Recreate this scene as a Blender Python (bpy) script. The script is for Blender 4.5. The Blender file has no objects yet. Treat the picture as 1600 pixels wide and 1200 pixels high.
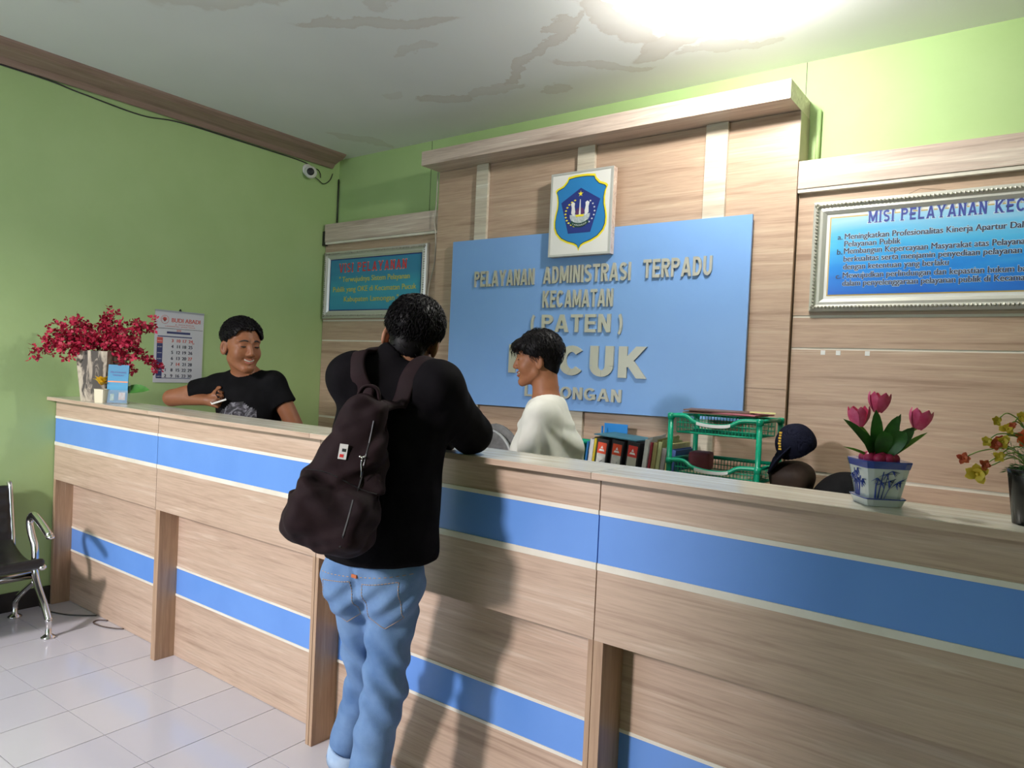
import bpy, bmesh, math, random
import numpy as np
from mathutils import Vector, Matrix
random.seed(7); RNG = np.random.default_rng(7)
PI = math.pi
sc = bpy.context.scene
COL = sc.collection

# ------------------------------------------------------------------ camera
FWD = Vector((-0.5974804, 0.8017032, -0.01700471))
RGT = Vector((0.80048281, 0.59755547, 0.04641916))
UPV = Vector((-0.04737565, -0.01412256, 0.9987773))
cam_d = bpy.data.cameras.new('camera'); cam = bpy.data.objects.new('camera', cam_d); COL.objects.link(cam)
cam_d.sensor_fit = 'HORIZONTAL'; cam_d.sensor_width = 36; cam_d.lens = 1127.07 / 1600 * 36
cam_d.clip_start = .05
cam.matrix_world = Matrix(((RGT.x, UPV.x, -FWD.x, 4.5589), (RGT.y, UPV.y, -FWD.y, -3.7165), (RGT.z, UPV.z, -FWD.z, 1.4556), (0, 0, 0, 1)))
sc.camera = cam

# ------------------------------------------------------------------ world, lights, exposure
w = bpy.data.worlds.new('daylight'); sc.world = w; w.use_nodes = True
w.node_tree.nodes['Background'].inputs[0].default_value = (.72, .82, 1, 1)
w.node_tree.nodes['Background'].inputs[1].default_value = 2.3
sc.view_settings.view_transform = 'Standard'; sc.view_settings.look = 'None'
sc.view_settings.gamma = 1; sc.view_settings.use_curve_mapping = False
sc.view_settings.exposure = 0.0

def light(name, kind, loc, energy, color, size, aim=None):
    l = bpy.data.lights.new(name, kind); l.energy = energy; l.color = color
    o = bpy.data.objects.new(name, l); COL.objects.link(o); o.location = loc
    if kind == 'AREA':
        l.shape = 'DISK'; l.size = size
    else: l.shadow_soft_size = size
    if aim is not None:
        d = Vector(aim) - Vector(loc); o.rotation_euler = d.to_track_quat('-Z', 'Y').to_euler()
    return o
BULB = 720.0
light('door_daylight', 'AREA', (1.85, -8.0, 3.5), 390, (1.0, .93, .93), .60, (2.2, -2, .8))

# ------------------------------------------------------------------ materials
def mat(name, base, rough=.5, metal=0., coat=0., emit=None, estr=0., trans=0., ior=None, alpha=None, sss=0., sheen=0.):
    m = bpy.data.materials.new(name); m.use_nodes = True
    b = m.node_tree.nodes['Principled BSDF']
    b.inputs['Base Color'].default_value = (*base, 1); b.inputs['Roughness'].default_value = rough
    b.inputs['Metallic'].default_value = metal; b.inputs['Coat Weight'].default_value = coat
    if emit: b.inputs['Emission Color'].default_value = (*emit, 1); b.inputs['Emission Strength'].default_value = estr
    if trans: b.inputs['Transmission Weight'].default_value = trans
    if ior: b.inputs['IOR'].default_value = ior
    if sss: b.inputs['Subsurface Weight'].default_value = sss; b.inputs['Subsurface Radius'].default_value = (.02, .008, .004)
    if sheen: b.inputs['Sheen Weight'].default_value = sheen
    return m
def nodes(m): return m.node_tree.nodes, m.node_tree.links, m.node_tree.nodes['Principled BSDF']
def noise_chain(m, scale=(1, 1, 1), nscale=5, detail=4, rough=.55, dist=0., loc=(0, 0, 0), coord='Object'):
    N, L, b = nodes(m)
    tc = N.new('ShaderNodeTexCoord'); mp = N.new('ShaderNodeMapping'); nz = N.new('ShaderNodeTexNoise')
    mp.inputs['Scale'].default_value = scale; mp.inputs['Location'].default_value = loc
    nz.inputs['Scale'].default_value = nscale; nz.inputs['Detail'].default_value = detail
    nz.inputs['Roughness'].default_value = rough; nz.inputs['Distortion'].default_value = dist
    L.new(tc.outputs[coord], mp.inputs[0]); L.new(mp.outputs[0], nz.inputs[0])
    return nz
def ramp(m, src, stops, interp='LINEAR'):
    N, L, b = nodes(m); r = N.new('ShaderNodeValToRGB'); L.new(src, r.inputs[0]); e = r.color_ramp.elements
    r.color_ramp.interpolation = interp
    while len(e) < len(stops): e.new(.5)
    for i, (p, c) in enumerate(stops): e[i].position = p; e[i].color = (*c, 1)
    return r
def bump(m, src, strength=.2, dist=.01):
    N, L, b = nodes(m); bp = N.new('ShaderNodeBump'); bp.inputs['Strength'].default_value = strength
    bp.inputs['Distance'].default_value = dist; L.new(src, bp.inputs['Height']); L.new(bp.outputs[0], b.inputs['Normal'])
def wood(name, dark, mid, pale, axis='x', rough=.38, loc=(0, 0, 0), s=1.0):
    m = mat(name, mid, rough); N, L, b = nodes(m)
    b.inputs['Specular IOR Level'].default_value = .45
    sc_ = {'x': (.7, 17, 17), 'z': (16, 16, .9), 'y': (14, .9, 14)}[axis]
    sf = {'x': (3, 60, 60), 'z': (70, 70, 3), 'y': (60, 3, 60)}[axis]
    a = noise_chain(m, sc_, 1.6 * s, 5, .6, .8, loc); f = noise_chain(m, sf, 2.2 * s, 3, .6, .2, loc)
    r = ramp(m, a.outputs[0], [(.30, dark), (.47, mid), (.55, mid), (.70, pale)])
    r2 = ramp(m, f.outputs[0], [(.3, (.80, .79, .78)), (.6, (1, 1, 1))])
    mx = N.new('ShaderNodeMix'); mx.data_type = 'RGBA'; mx.blend_type = 'MULTIPLY'; mx.inputs[0].default_value = .8
    L.new(r.outputs[0], mx.inputs[6]); L.new(r2.outputs[0], mx.inputs[7]); L.new(mx.outputs[2], b.inputs['Base Color'])
    return m
def mottled(name, c1, c2, rough=.6, scale=4, bumps=0., nscale_b=60, **k):
    m = mat(name, c1, rough, **k); N, L, b = nodes(m)
    a = noise_chain(m, nscale=scale, detail=5); r = ramp(m, a.outputs[0], [(.35, c1), (.65, c2)])
    L.new(r.outputs[0], b.inputs['Base Color'])
    if bumps: f = noise_chain(m, nscale=nscale_b, detail=3); bump(m, f.outputs[0], bumps, .004)
    return m

M = {}
M['wood'] = wood('tan_laminate', (.40, .275, .20), (.55, .40, .30), (.66, .52, .41))
M['wood2'] = wood('tan_laminate_wall', (.37, .245, .175), (.52, .37, .27), (.62, .48, .36), loc=(3, 5, 7))
M['wood_up'] = wood('tan_laminate_upright', (.33, .20, .13), (.46, .305, .20), (.56, .40, .28), 'z')
M['pale'] = wood('pale_laminate', (.50, .42, .33), (.66, .60, .49), (.78, .75, .66), rough=.35, s=.8)
M['pale_top'] = wood('pale_laminate_top', (.46, .41, .33), (.66, .63, .53), (.80, .79, .71), rough=.22, s=.9, loc=(2, 1, 4))
M['cornice'] = wood('cornice_laminate', (.40, .30, .25), (.62, .50, .43), (.80, .72, .63), rough=.35, loc=(8, 2, 1))
M['white_strip'] = mottled('white_strip', (.80, .76, .67), (.70, .65, .55), .4, 6)
M['blue'] = mottled('blue_laminate', (.125, .285, .70), (.14, .31, .74), .26, 3)
M['blue_sign'] = mottled('blue_sign_board', (.20, .385, .76), (.215, .41, .78), .30, 2)
M['green'] = mottled('green_paint', (.385, .545, .235), (.415, .575, .26), .62, 2.2, .12, 40)
M['dark'] = mat('dark_base', (.015, .014, .014), .5)
M['crown'] = wood('brown_cornice', (.22, .145, .115), (.30, .205, .165), (.36, .26, .21), 'y')
M['chrome'] = mat('chrome', (.72, .70, .68), .12, 1)
M['letter'] = mat('brushed_letter', (.50, .48, .40), .3, .25)
M['white'] = mat('white_plastic', (.8, .8, .78), .35)
M['black'] = mat('black_plastic', (.012, .012, .014), .4)
M['cable'] = mat('cable_rubber', (.03, .03, .03), .5)

# ------------------------------------------------------------------ builders
def V(*a): return Vector(a if len(a) > 1 else a[0])
def thing(name, label, cat, loc=(0, 0, 0), group=None, kind=None):
    o = bpy.data.objects.new(name, None); COL.objects.link(o); o.location = loc; o.empty_display_size = .1
    o['label'] = label; o['category'] = cat
    if group: o['group'] = group
    if kind: o['kind'] = kind
    return o
def wloc(o):
    p = Vector((0, 0, 0))
    while o is not None: p += o.location; o = o.parent
    return p
def obj(name, bm, m, parent=None, smooth=False, label=None, cat=None, group=None, kind=None, origin=None):
    if isinstance(bm, bmesh.types.BMesh):
        me = bpy.data.meshes.new(name); bm.normal_update(); bm.to_mesh(me); bm.free()
    else: me = bm; me.name = name
    off = wloc(parent) if parent is not None else Vector((0, 0, 0))
    loc = Vector((0, 0, 0))
    if origin is not None: loc = Vector(origin) - off; off = Vector(origin)
    me.transform(Matrix.Translation(-off))
    for mm in (m if isinstance(m, (list, tuple)) else [m]): me.materials.append(mm)
    if smooth: me.polygons.foreach_set('use_smooth', [True] * len(me.polygons))
    o = bpy.data.objects.new(name, me); COL.objects.link(o); o.parent = parent; o.location = loc
    if label: o['label'] = label
    if cat: o['category'] = cat
    if group: o['group'] = group
    if kind: o['kind'] = kind
    return o
def B(): return bmesh.new()
def box(bm, x0, x1, y0, y1, z0, z1, bev=0., rot=None, piv=None):
    r = bmesh.ops.create_cube(bm, size=1)
    vs = r['verts']
    for v in vs: v.co = Vector(((x0 + x1) / 2 + v.co.x * (x1 - x0), (y0 + y1) / 2 + v.co.y * (y1 - y0), (z0 + z1) / 2 + v.co.z * (z1 - z0)))
    if bev:
        es = list({e for v in vs for e in v.link_edges})
        rr = bmesh.ops.bevel(bm, geom=es, offset=bev, segments=2, affect='EDGES', profile=.7)
        vs = list({v for f in rr['faces'] for v in f.verts} | {v for v in vs if v.is_valid})
    if rot is not None:
        p = Vector(piv) if piv is not None else Vector(((x0 + x1) / 2, (y0 + y1) / 2, (z0 + z1) / 2))
        for v in vs: v.co = p + rot @ (v.co - p)
    return bm
def bx(*a, **k): return box(B(), *a, **k)
def frame_of(d):
    d = d.normalized(); u = d.cross(Vector((0, 0, 1)))
    if u.length < 1e-3: u = d.cross(Vector((0, 1, 0)))
    u.normalize(); return u, u.cross(d).normalized()
def smoothpts(pts, n=6, closed=False):
    P = [Vector(p) for p in pts]; out = []
    m = len(P)
    for i in range(m if closed else m - 1):
        if closed: a, b, c, d = P[(i - 1) % m], P[i], P[(i + 1) % m], P[(i + 2) % m]
        else: a, b, c, d = P[max(i - 1, 0)], P[i], P[i + 1], P[min(i + 2, m - 1)]
        for k in range(n):
            t = k / n
            out.append(.5 * ((2 * b) + (c - a) * t + (2 * a - 5 * b + 4 * c - d) * t * t + (3 * b - a - 3 * c + d) * t ** 3))
    if not closed: out.append(P[-1])
    return out
def tube(bm, pts, r, seg=8, closed=False, flat=1., up=None):
    P = [Vector(p) for p in pts]; n = len(P); rings = []
    rr = r if isinstance(r, (list, tuple)) else [r] * n
    pu = None
    for i, p in enumerate(P):
        if closed: t = P[(i + 1) % n] - P[i - 1]
        else: t = P[min(i + 1, n - 1)] - P[max(i - 1, 0)]
        if t.length < 1e-9: t = Vector((0, 0, 1))
        t.normalize()
        if up is not None: u = t.cross(Vector(up)); u = u.normalized() if u.length > 1e-4 else frame_of(t)[0]
        elif pu is None: u = frame_of(t)[0]
        else:
            u = pu - t * pu.dot(t); u = u.normalized() if u.length > 1e-5 else frame_of(t)[0]
        pu = u; v = u.cross(t)
        rings.append([bm.verts.new(p + (u * math.cos(2 * PI * k / seg) + v * math.sin(2 * PI * k / seg) * flat) * rr[i]) for k in range(seg)])
    for i in range(n if closed else n - 1):
        a, b = rings[i], rings[(i + 1) % n]
        for k in range(seg): bm.faces.new((a[k], a[(k + 1) % seg], b[(k + 1) % seg], b[k]))
    if not closed: bm.faces.new(rings[0][::-1]); bm.faces.new(rings[-1])
    return bm
def lathe(bm, prof, c=(0, 0, 0), seg=24, sq=None, rotz=0., axis=None):
    """prof: (radius, z) list; sq -> square section with rounded corners"""
    rings = []; c = Vector(c)
    R = axis.to_track_quat('Z', 'Y').to_matrix() if axis is not None else Matrix.Rotation(rotz, 3, 'Z')
    for r, z in prof:
        ring = []
        for k in range(seg):
            a = 2 * PI * k / seg; x, y = math.cos(a), math.sin(a)
            if sq: q = (abs(x) ** sq + abs(y) ** sq) ** (-1 / sq); x *= q; y *= q
            ring.append(bm.verts.new(c + R @ Vector((x * r, y * r, z))))
        rings.append(ring)
    for a, b in zip(rings, rings[1:]):
        for k in range(seg): bm.faces.new((a[k], a[(k + 1) % seg], b[(k + 1) % seg], b[k]))
    if prof[0][0] > 1e-5: bm.faces.new(rings[0][::-1])
    if prof[-1][0] > 1e-5: bm.faces.new(rings[-1])
    return bm
def prism(bm, pts, n, d):
    """polygon pts (3D) extruded by d along n"""
    n = Vector(n) * d; a = [bm.verts.new(Vector(p)) for p in pts]; b = [bm.verts.new(Vector(p) + n) for p in pts]
    k = len(pts)
    bm.faces.new(a[::-1]); bm.faces.new(b)
    for i in range(k): bm.faces.new((a[i], a[(i + 1) % k], b[(i + 1) % k], b[i]))
    return bm
def ball(bm, c, r, seg=12, rings=8, scale=(1, 1, 1), rot=None):
    mt = Matrix.Translation(Vector(c)) @ (rot.to_4x4() if rot is not None else Matrix.Identity(4)) @ Matrix.Diagonal((r * scale[0], r * scale[1], r * scale[2], 1))
    bmesh.ops.create_uvsphere(bm, u_segments=seg, v_segments=rings, radius=1, matrix=mt); return bm
def leaf(bm, base, tip, width, bend, nrm, n=6, fold=.25):
    """a blade with a midrib fold, thick enough to be a closed sheet"""
    base, tip, nrm = Vector(base), Vector(tip), Vector(nrm).normalized()
    d = tip - base; s = d.cross(nrm).normalized(); rows = []
    for i in range(n + 1):
        t = i / n; wd = width * math.sin(PI * min(max(t * .93 + .05, 0), 1)) ** .8 if i < n else width * .03
        p = base + d * t + nrm * bend * math.sin(PI * t * .9)
        rows.append([bm.verts.new(p - s * wd + nrm * wd * fold), bm.verts.new(p), bm.verts.new(p + s * wd + nrm * wd * fold)])
    for a, b in zip(rows, rows[1:]):
        bm.faces.new((a[0], a[1], b[1], b[0])); bm.faces.new((a[1], a[2], b[2], b[1]))
    return bm

# ---- lettering
_G = {}
def glyph(body, bold=0., extrude=0.):
    key = (body, bold, extrude)
    if key in _G: return _G[key]
    cu = bpy.data.curves.new('glyph', 'FONT'); cu.body = body; cu.size = 1; cu.offset = bold; cu.extrude = extrude
    cu.resolution_u = 3
    o = bpy.data.objects.new('glyph', cu); COL.objects.link(o)
    dg = bpy.context.evaluated_depsgraph_get(); me = o.evaluated_get(dg).to_mesh()
    vs = [v.co.copy() for v in me.vertices]; fs = [tuple(p.vertices) for p in me.polygons]
    o.evaluated_get(dg).to_mesh_clear(); bpy.data.objects.remove(o); bpy.data.curves.remove(cu)
    xs = [v.x for v in vs] or [0, 1]
    _G[key] = (vs, fs, min(xs), max(xs)); return _G[key]
CAPH = None
def _arc(cx, cy, rx, ry, a0, a1, n=10):
    return [(cx + rx * math.cos(math.radians(a0 + (a1 - a0) * k / n)), cy + ry * math.sin(math.radians(a0 + (a1 - a0) * k / n))) for k in range(n + 1)]
def block_letter(ch, t):
    """heavy sans capital built from strokes of width t in a box 1 high; returns polygons and width"""
    h = t / 2; L, R_, T, Bt, m = h, .62 - h, 1 - h, h, .5; w_ = .62
    if ch in 'AVXYK': w_ = .74
    if ch == 'M': w_ = .84
    if ch == 'W': w_ = .95
    if ch in 'OCGQ': w_ = .74
    if ch in 'LEF': w_ = .56
    if ch == 'I': w_ = t
    if ch in '()': w_ = .34
    R_ = w_ - h; c = w_ / 2; rx = c - h; s = []; dg = []
    if ch == 'I': s = [[(h, 0), (h, 1)]]
    if ch in 'LE': s = [[(L, 0), (L, 1)], [(0, Bt), (w_, Bt)]]
    if ch == 'E': s += [[(0, T), (w_, T)], [(0, .52), (w_ * .93, .52)]]
    if ch == 'T': s = [[(c, 0), (c, 1)], [(0, T), (w_, T)]]
    if ch in 'PRB':
        s = [[(L, 0), (L, 1)], [(L, T), (R_ - .17, T)] + _arc(R_ - .17, .73, .17, .27 - h, 90, -90) + [(L, .46 + h)]]
        if ch == 'R': dg = [((.30, .5), (w_ - h * 1.02, -.06))]
        if ch == 'B': s += [[(L, .46 + h)] + _arc(R_ - .17, .29, .17, .29 - h, 90, -90) + [(L, Bt)]]
    if ch == 'D': s = [[(L, 0), (L, 1)], [(L, T), (c - .02, T)] + _arc(c - .02, .5, R_ - c + .02, .5 - h, 90, -90) + [(L, Bt)]]
    if ch == 'O': s = [_arc(c, .5, rx, .5 - h, 0, 360, 24)]
    if ch == 'C': s = [_arc(c, .5, rx, .5 - h, 42, 318, 18)]
    if ch == 'G': s = [_arc(c, .5, rx, .5 - h, 42, 330, 18), [(R_, .42 + h), (R_, .08)], [(c, .42), (w_, .42)]]
    if ch == 'U': s = [[(L, 1), (L, .36)] + _arc(c, .36, rx, .36 - h, 180, 360) + [(R_, .36), (R_, 1)]]
    if ch == 'J': s = [[(R_, 1), (R_, .30)] + _arc(c, .30, rx, .30 - h, 360, 190)]
    if ch == 'S': s = [_arc(c, .735, rx, .265 - h, 25, 270, 10)[:-1] + _arc(c, .265 + h * .0, rx, .265 - h + .0, 90, -155, 10)]
    if ch == 'S': s = [_arc(c, .75 - h * .35, rx, .25 - h * .65, 30, 260, 10) + _arc(c, .25 + h * .35, rx, .25 - h * .65, 80, -150, 10)]
    if ch == 'H': s = [[(L, 0), (L, 1)], [(R_, 0), (R_, 1)], [(L, .5), (R_, .5)]]
    if ch == 'N': s = [[(L, 0), (L, 1)], [(R_, 0), (R_, 1)]]; dg = [((L, 1.0), (R_, 0.0))]
    if ch == 'M': s = [[(L, 0), (L, 1)], [(R_, 0), (R_, 1)]]; dg = [((L + .01, 1.02), (c, .12)), ((R_ - .01, 1.02), (c, .12))]
    if ch == 'A': s = [[(.2, .28), (w_ - .2, .28)]]; dg = [((h * .9, -.04), (c, 1.04)), ((w_ - h * .9, -.04), (c, 1.04))]
    if ch == 'V': dg = [((h * .9, 1.04), (c, -.04)), ((w_ - h * .9, 1.04), (c, -.04))]
    if ch == 'Y': s = [[(c, 0), (c, .5)]]; dg = [((h * .8, 1.05), (c, .40)), ((w_ - h * .8, 1.05), (c, .40))]
    if ch == 'K': s = [[(L, 0), (L, 1)]]; dg = [((L, .34), (w_ - h * 1.25, 1.06)), ((.26, .55), (w_ - h * 1.1, -.06))]
    if ch == '(': s = [_arc(w_ + .10, .45, w_ + .1 - h, .62, 125, 235, 10)]
    if ch == ')': s = [_arc(-.10, .45, w_ + .1 - h, .62, 55, -55, 10)]
    P_ = []
    for st in s:
        n = len(st); nr = []
        for i, p in enumerate(st):
            a, b = st[max(i - 1, 0)], st[min(i + 1, n - 1)]
            if ch == 'O' and i in (0, n - 1): a, b = st[n - 2], st[1]
            dx, dy = b[0] - a[0], b[1] - a[1]; l = math.hypot(dx, dy) or 1; nr.append((-dy / l * h, dx / l * h))
        for i in range(n - 1):
            (x0, y0), (x1, y1) = st[i], st[i + 1]; a, b = nr[i], nr[i + 1]
            P_.append([(x0 - a[0], y0 - a[1]), (x1 - b[0], y1 - b[1]), (x1 + b[0], y1 + b[1]), (x0 + a[0], y0 + a[1])])
    for (x0, y0), (x1, y1) in dg:
        dx, dy = x1 - x0, y1 - y0; l = math.hypot(dx, dy); ax_, ay_ = -dy / l * h, dx / l * h; k = .3
        q = [(x0 - dx * k - ax_, y0 - dy * k - ay_), (x1 + dx * k - ax_, y1 + dy * k - ay_), (x1 + dx * k + ax_, y1 + dy * k + ay_), (x0 - dx * k + ax_, y0 - dy * k + ay_)]
        lo_, hi_ = max(0, min(y0, y1)), min(1, max(y0, y1))
        q = clip(q, lambda p: p[1] - lo_); q = clip(q, lambda p: hi_ - p[1]); q = clip(q, lambda p: p[0]) if q else q; q = clip(q, lambda p: w_ - p[0]) if q else q
        if len(q) > 2: P_.append(q)
    return P_, w_
def clip(poly, f):
    out = []
    for a, b in zip(poly, poly[1:] + poly[:1]):
        fa, fb = f(a), f(b)
        if fa >= 0: out.append(a)
        if (fa >= 0) != (fb >= 0): t = fa / (fa - fb); out.append((a[0] + (b[0] - a[0]) * t, a[1] + (b[1] - a[1]) * t))
    return out
def block_word(nm, word, x0, x1, at_y, zb, h, depth, m, parent, t=.2, gap=.12, serif=False, grow=0., **k):
    """capitals facing -y from x0 to x1, each letter a part of its own"""
    G_ = [block_letter(c, t) if c != ' ' else ([], .30) for c in word]
    tot = sum(g[1] for g in G_) + gap * (len(word) - 1); sx = (x1 - x0) / tot; x = x0
    for (P_, wd), ch in zip(G_, word):
        if P_:
            bm = B()
            for iq, q in enumerate(P_):
                if abs(sum(a[0] * b[1] - b[0] * a[1] for a, b in zip(q, q[1:] + q[:1]))) < 1e-5: continue
                prism(bm, [(x + u * sx, at_y, zb + v * h) for u, v in q], (0, -1, 0), depth + (.00022 if depth > .005 else .00004) * (iq % 7))
            if serif:
                for js, (u0, u1, v0, v1) in enumerate(SERIF.get(ch, [])): box(bm, x + u0 * wd * sx, x + u1 * wd * sx, at_y - depth - .0003 - .00004 * js, at_y, zb + v0 * h, zb + v1 * h)
            if grow:
                base_f = list(bm.faces); kk = 0
                for dx in (-grow, 0, grow):
                    for dz in (-grow, 0, grow):
                        if dx or dz:
                            kk += 1; d = bmesh.ops.duplicate(bm, geom=base_f)
                            bmesh.ops.translate(bm, verts=[e for e in d['geom'] if isinstance(e, bmesh.types.BMVert)], vec=(dx, .00002 * kk, dz))
            bmesh.ops.recalc_face_normals(bm, faces=bm.faces)
            obj(nm, bm, m, parent, **k)
        x += (wd + gap) * sx
_sf = lambda *u: [(a - .13, a + .17, v, v + .07) for a in u for v in (0, .93)]
SERIF = dict(I=[(-.45, 1.45, 0, .07), (-.45, 1.45, .93, 1)], V=[(-.05, .32, .93, 1), (.70, 1.05, .93, 1)], A=[(-.05, .30, 0, .07), (.70, 1.05, 0, .07)], P=[(-.08, .45, 0, .07), (-.08, .3, .93, 1)], L=[(-.08, .4, .93, 1)],
             N=[(-.10, .42, 0, .07), (-.1, .3, .93, 1), (.62, 1.1, .93, 1)], M=[(-.08, .34, 0, .07), (.66, 1.08, 0, .07), (-.08, .2, .93, 1), (.8, 1.08, .93, 1)], Y=[(-.05, .32, .93, 1), (.70, 1.05, .93, 1), (.3, .7, 0, .07)], K=[(-.08, .4, 0, .07), (.65, 1.05, 0, .07), (-.08, .4, .93, 1), (.65, 1.05, .93, 1)], T=[(.25, .75, 0, .07)], E=[(-.08, .1, .93, 1)], B=[(-.08, .1, 0, 1)], D=[(-.08, .1, 0, .07)], R=[(-.08, .42, 0, .07)], U=[(-.08, .4, .93, 1), (.62, 1.08, .93, 1)])
def text(name, body, at, xd, yd, height, width=None, depth=.0006, m=None, parent=None, bold=.0, align='l', spread=0., halo=False, **k):
    spread = spread or (bold * height * 1.6 if bold else 0); bold = 0.
    """flat or raised text; at = lower-left (or centre-bottom) corner of capitals"""
    global CAPH
    if CAPH is None: CAPH = max(v.y for v in glyph('H')[0])
    vs, fs, x0, x1 = glyph(body, bold, 1.0)
    sy = height / CAPH; sx = sy if width is None else width / (x1 - x0)
    xd, yd = Vector(xd), Vector(yd); n = xd.cross(yd); at = Vector(at)
    ox = 0 if align == 'l' else -(x1 - x0) * sx / 2
    bm = B()
    for si, (ex, ez) in enumerate([(0, 0)] if not spread else [(a * spread, b * spread) for a in (-1, 0, 1) for b in ((-1, 1) if halo else (0,))]):
        bv = [bm.verts.new(at + xd * ((v.x - x0) * sx + ox + ex) + yd * (v.y * sy + ez) + n * ((v.z + 1) * depth / 2 + si * .00003)) for v in vs]
        for f in fs:
            try: bm.faces.new([bv[i] for i in f])
            except ValueError: pass
    return obj(name, bm, m, parent, **k)

# ---- signed-distance sculpting (bodies, cloth, hair, bags) -> one closed mesh each
def smin(a, b, k):
    h = np.clip(.5 + .5 * (b - a) / k, 0, 1); return b * (1 - h) + a * h - k * h * (1 - h)
def smax(a, b, k): return -smin(-a, -b, k)
def cap(P, a, b, r0, r1=None):
    a = np.array(a, np.float32); b = np.array(b, np.float32); r1 = r0 if r1 is None else r1
    d = b - a; L2 = float(d @ d) + 1e-12; t = np.clip(((P - a) @ d) / L2, 0, 1)
    q = P - a - t[:, None] * d
    return np.sqrt((q * q).sum(1)) - (r0 + (r1 - r0) * t)
def ell(P, c, r, R=None):
    q = P - np.array(c, np.float32)
    if R is not None: q = q @ np.array(R, np.float32)          # columns of R are the ellipsoid axes
    r = np.array(r, np.float32); k0 = np.sqrt(((q / r) ** 2).sum(1)); k1 = np.sqrt(((q / (r * r)) ** 2).sum(1)) + 1e-6
    return k0 * (k0 - 1) / k1
def rbox(P, c, h, r, R=None):
    q = P - np.array(c, np.float32)
    if R is not None: q = q @ np.array(R, np.float32)
    q = np.abs(q) - (np.array(h, np.float32) - r)
    return np.sqrt((np.maximum(q, 0) ** 2).sum(1)) + np.minimum(q.max(1), 0) - r
def union(ds, k):
    o = ds[0]
    for d in ds[1:]: o = smin(o, d, k)
    return o
def local(fn, c, R):
    """evaluate fn only inside a sphere (speed)"""
    c = np.array(c, np.float32)
    def g(P):
        q = P - c; d = np.sqrt((q * q).sum(1)); o = (d - R + .09).astype(np.float32); m = d < R
        if m.any(): o[m] = np.minimum(fn(P[m]), np.maximum(o[m], .0) + 1)
        return o
    return g
def wav(P, seed, freq, n=5):
    r = np.random.default_rng(seed); o = 0
    for _ in range(n):
        d = r.normal(size=3); d = d / np.linalg.norm(d) * freq * r.uniform(.6, 1.5)
        o = o + np.sin(P @ d.astype(np.float32) + r.uniform(0, 6) + 1.5 * np.sin(P @ (r.normal(size=3) * freq * .5).astype(np.float32)))
    return o / n
def sculpt(fn, lo, hi, h):
    lo = np.array(lo, np.float32); hi = np.array(hi, np.float32); F_ = 4
    nc = np.ceil((hi - lo) / (h * F_)).astype(int) + 1; n = (nc - 1) * F_ + 1
    def grid(m, st):
        g = np.stack(np.meshgrid(*[np.arange(k) for k in m], indexing='ij'), -1).reshape(-1, 3).astype(np.float32)
        return lo + g * st
    C = fn(grid(nc, h * F_)).reshape(nc)
    a = np.abs(C) < h * F_ * 2.3; act = np.zeros(nc - 1, bool)
    for i in (0, 1):
        for j in (0, 1):
            for k in (0, 1): act |= a[i:nc[0] - 1 + i, j:nc[1] - 1 + j, k:nc[2] - 1 + k]
    blk = np.zeros(nc, bool); blk[:-1, :-1, :-1] = act
    idx = [np.minimum(np.arange(n[i]) // F_, nc[i] - 2) for i in range(3)]
    mk = blk[np.ix_(*idx)]
    for ax in range(3):                                   # also the far faces of active blocks
        s = np.roll(mk, 1, ax); sl = [slice(None)] * 3; sl[ax] = 0; s[tuple(sl)] = False; mk = mk | s
    V_ = C[np.ix_(*[np.arange(n[i]) // F_ for i in range(3)])].astype(np.float32)
    ii = np.argwhere(mk)
    vals = np.concatenate([fn(lo + ii[s:s + 400000].astype(np.float32) * h) for s in range(0, len(ii), 400000)])
    V_[mk] = vals
    S = V_ < 0
    cnt = sum(S[i:n[0] - 1 + i, j:n[1] - 1 + j, k:n[2] - 1 + k].astype(np.int8) for i in (0, 1) for j in (0, 1) for k in (0, 1))
    ca = np.argwhere((cnt > 0) & (cnt < 8))
    offs = [(i, j, k) for i in (0, 1) for j in (0, 1) for k in (0, 1)]
    cv = np.stack([V_[ca[:, 0] + o[0], ca[:, 1] + o[1], ca[:, 2] + o[2]] for o in offs], 1)
    acc = np.zeros((len(ca), 3), np.float32); num = np.zeros(len(ca), np.float32)
    for p in range(8):
        for q in range(p + 1, 8):
            dd = np.abs(np.array(offs[p]) - np.array(offs[q]))
            if dd.sum() != 1: continue
            va, vb = cv[:, p], cv[:, q]; cr = (va < 0) != (vb < 0)
            t = np.where(cr, va / np.where(cr, va - vb, 1), 0)
            pt = np.array(offs[p], np.float32) + t[:, None] * (np.array(offs[q]) - np.array(offs[p])).astype(np.float32)
            acc[cr] += pt[cr]; num[cr] += 1
    vert = lo + (ca + acc / num[:, None]) * h
    imap = -np.ones(n - 1, np.int64); imap[ca[:, 0], ca[:, 1], ca[:, 2]] = np.arange(len(ca))
    quads = []
    for ax in range(3):
        b, c = (ax + 1) % 3, (ax + 2) % 3
        sl0 = [slice(1, -1)] * 3; sl1 = [slice(1, -1)] * 3; sl0[ax] = slice(0, -1); sl1[ax] = slice(1, None)
        s0, s1 = S[tuple(sl0)], S[tuple(sl1)]
        for flip, msk in ((False, s0 & ~s1), (True, ~s0 & s1)):
            e = np.argwhere(msk)
            if not len(e): continue
            e[:, b] += 1; e[:, c] += 1
            def at(db, dc):
                q = e.copy(); q[:, b] -= db; q[:, c] -= dc; return imap[q[:, 0], q[:, 1], q[:, 2]]
            Q = np.stack([at(1, 1), at(0, 1), at(0, 0), at(1, 0)], 1)
            if flip: Q = Q[:, ::-1]
            quads.append(Q[(Q >= 0).all(1)])
    Q = np.concatenate(quads)
    me = bpy.data.meshes.new('sculpt')
    me.vertices.add(len(vert)); me.vertices.foreach_set('co', vert.ravel())
    me.loops.add(Q.size); me.loops.foreach_set('vertex_index', Q.ravel().astype(np.int32))
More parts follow.
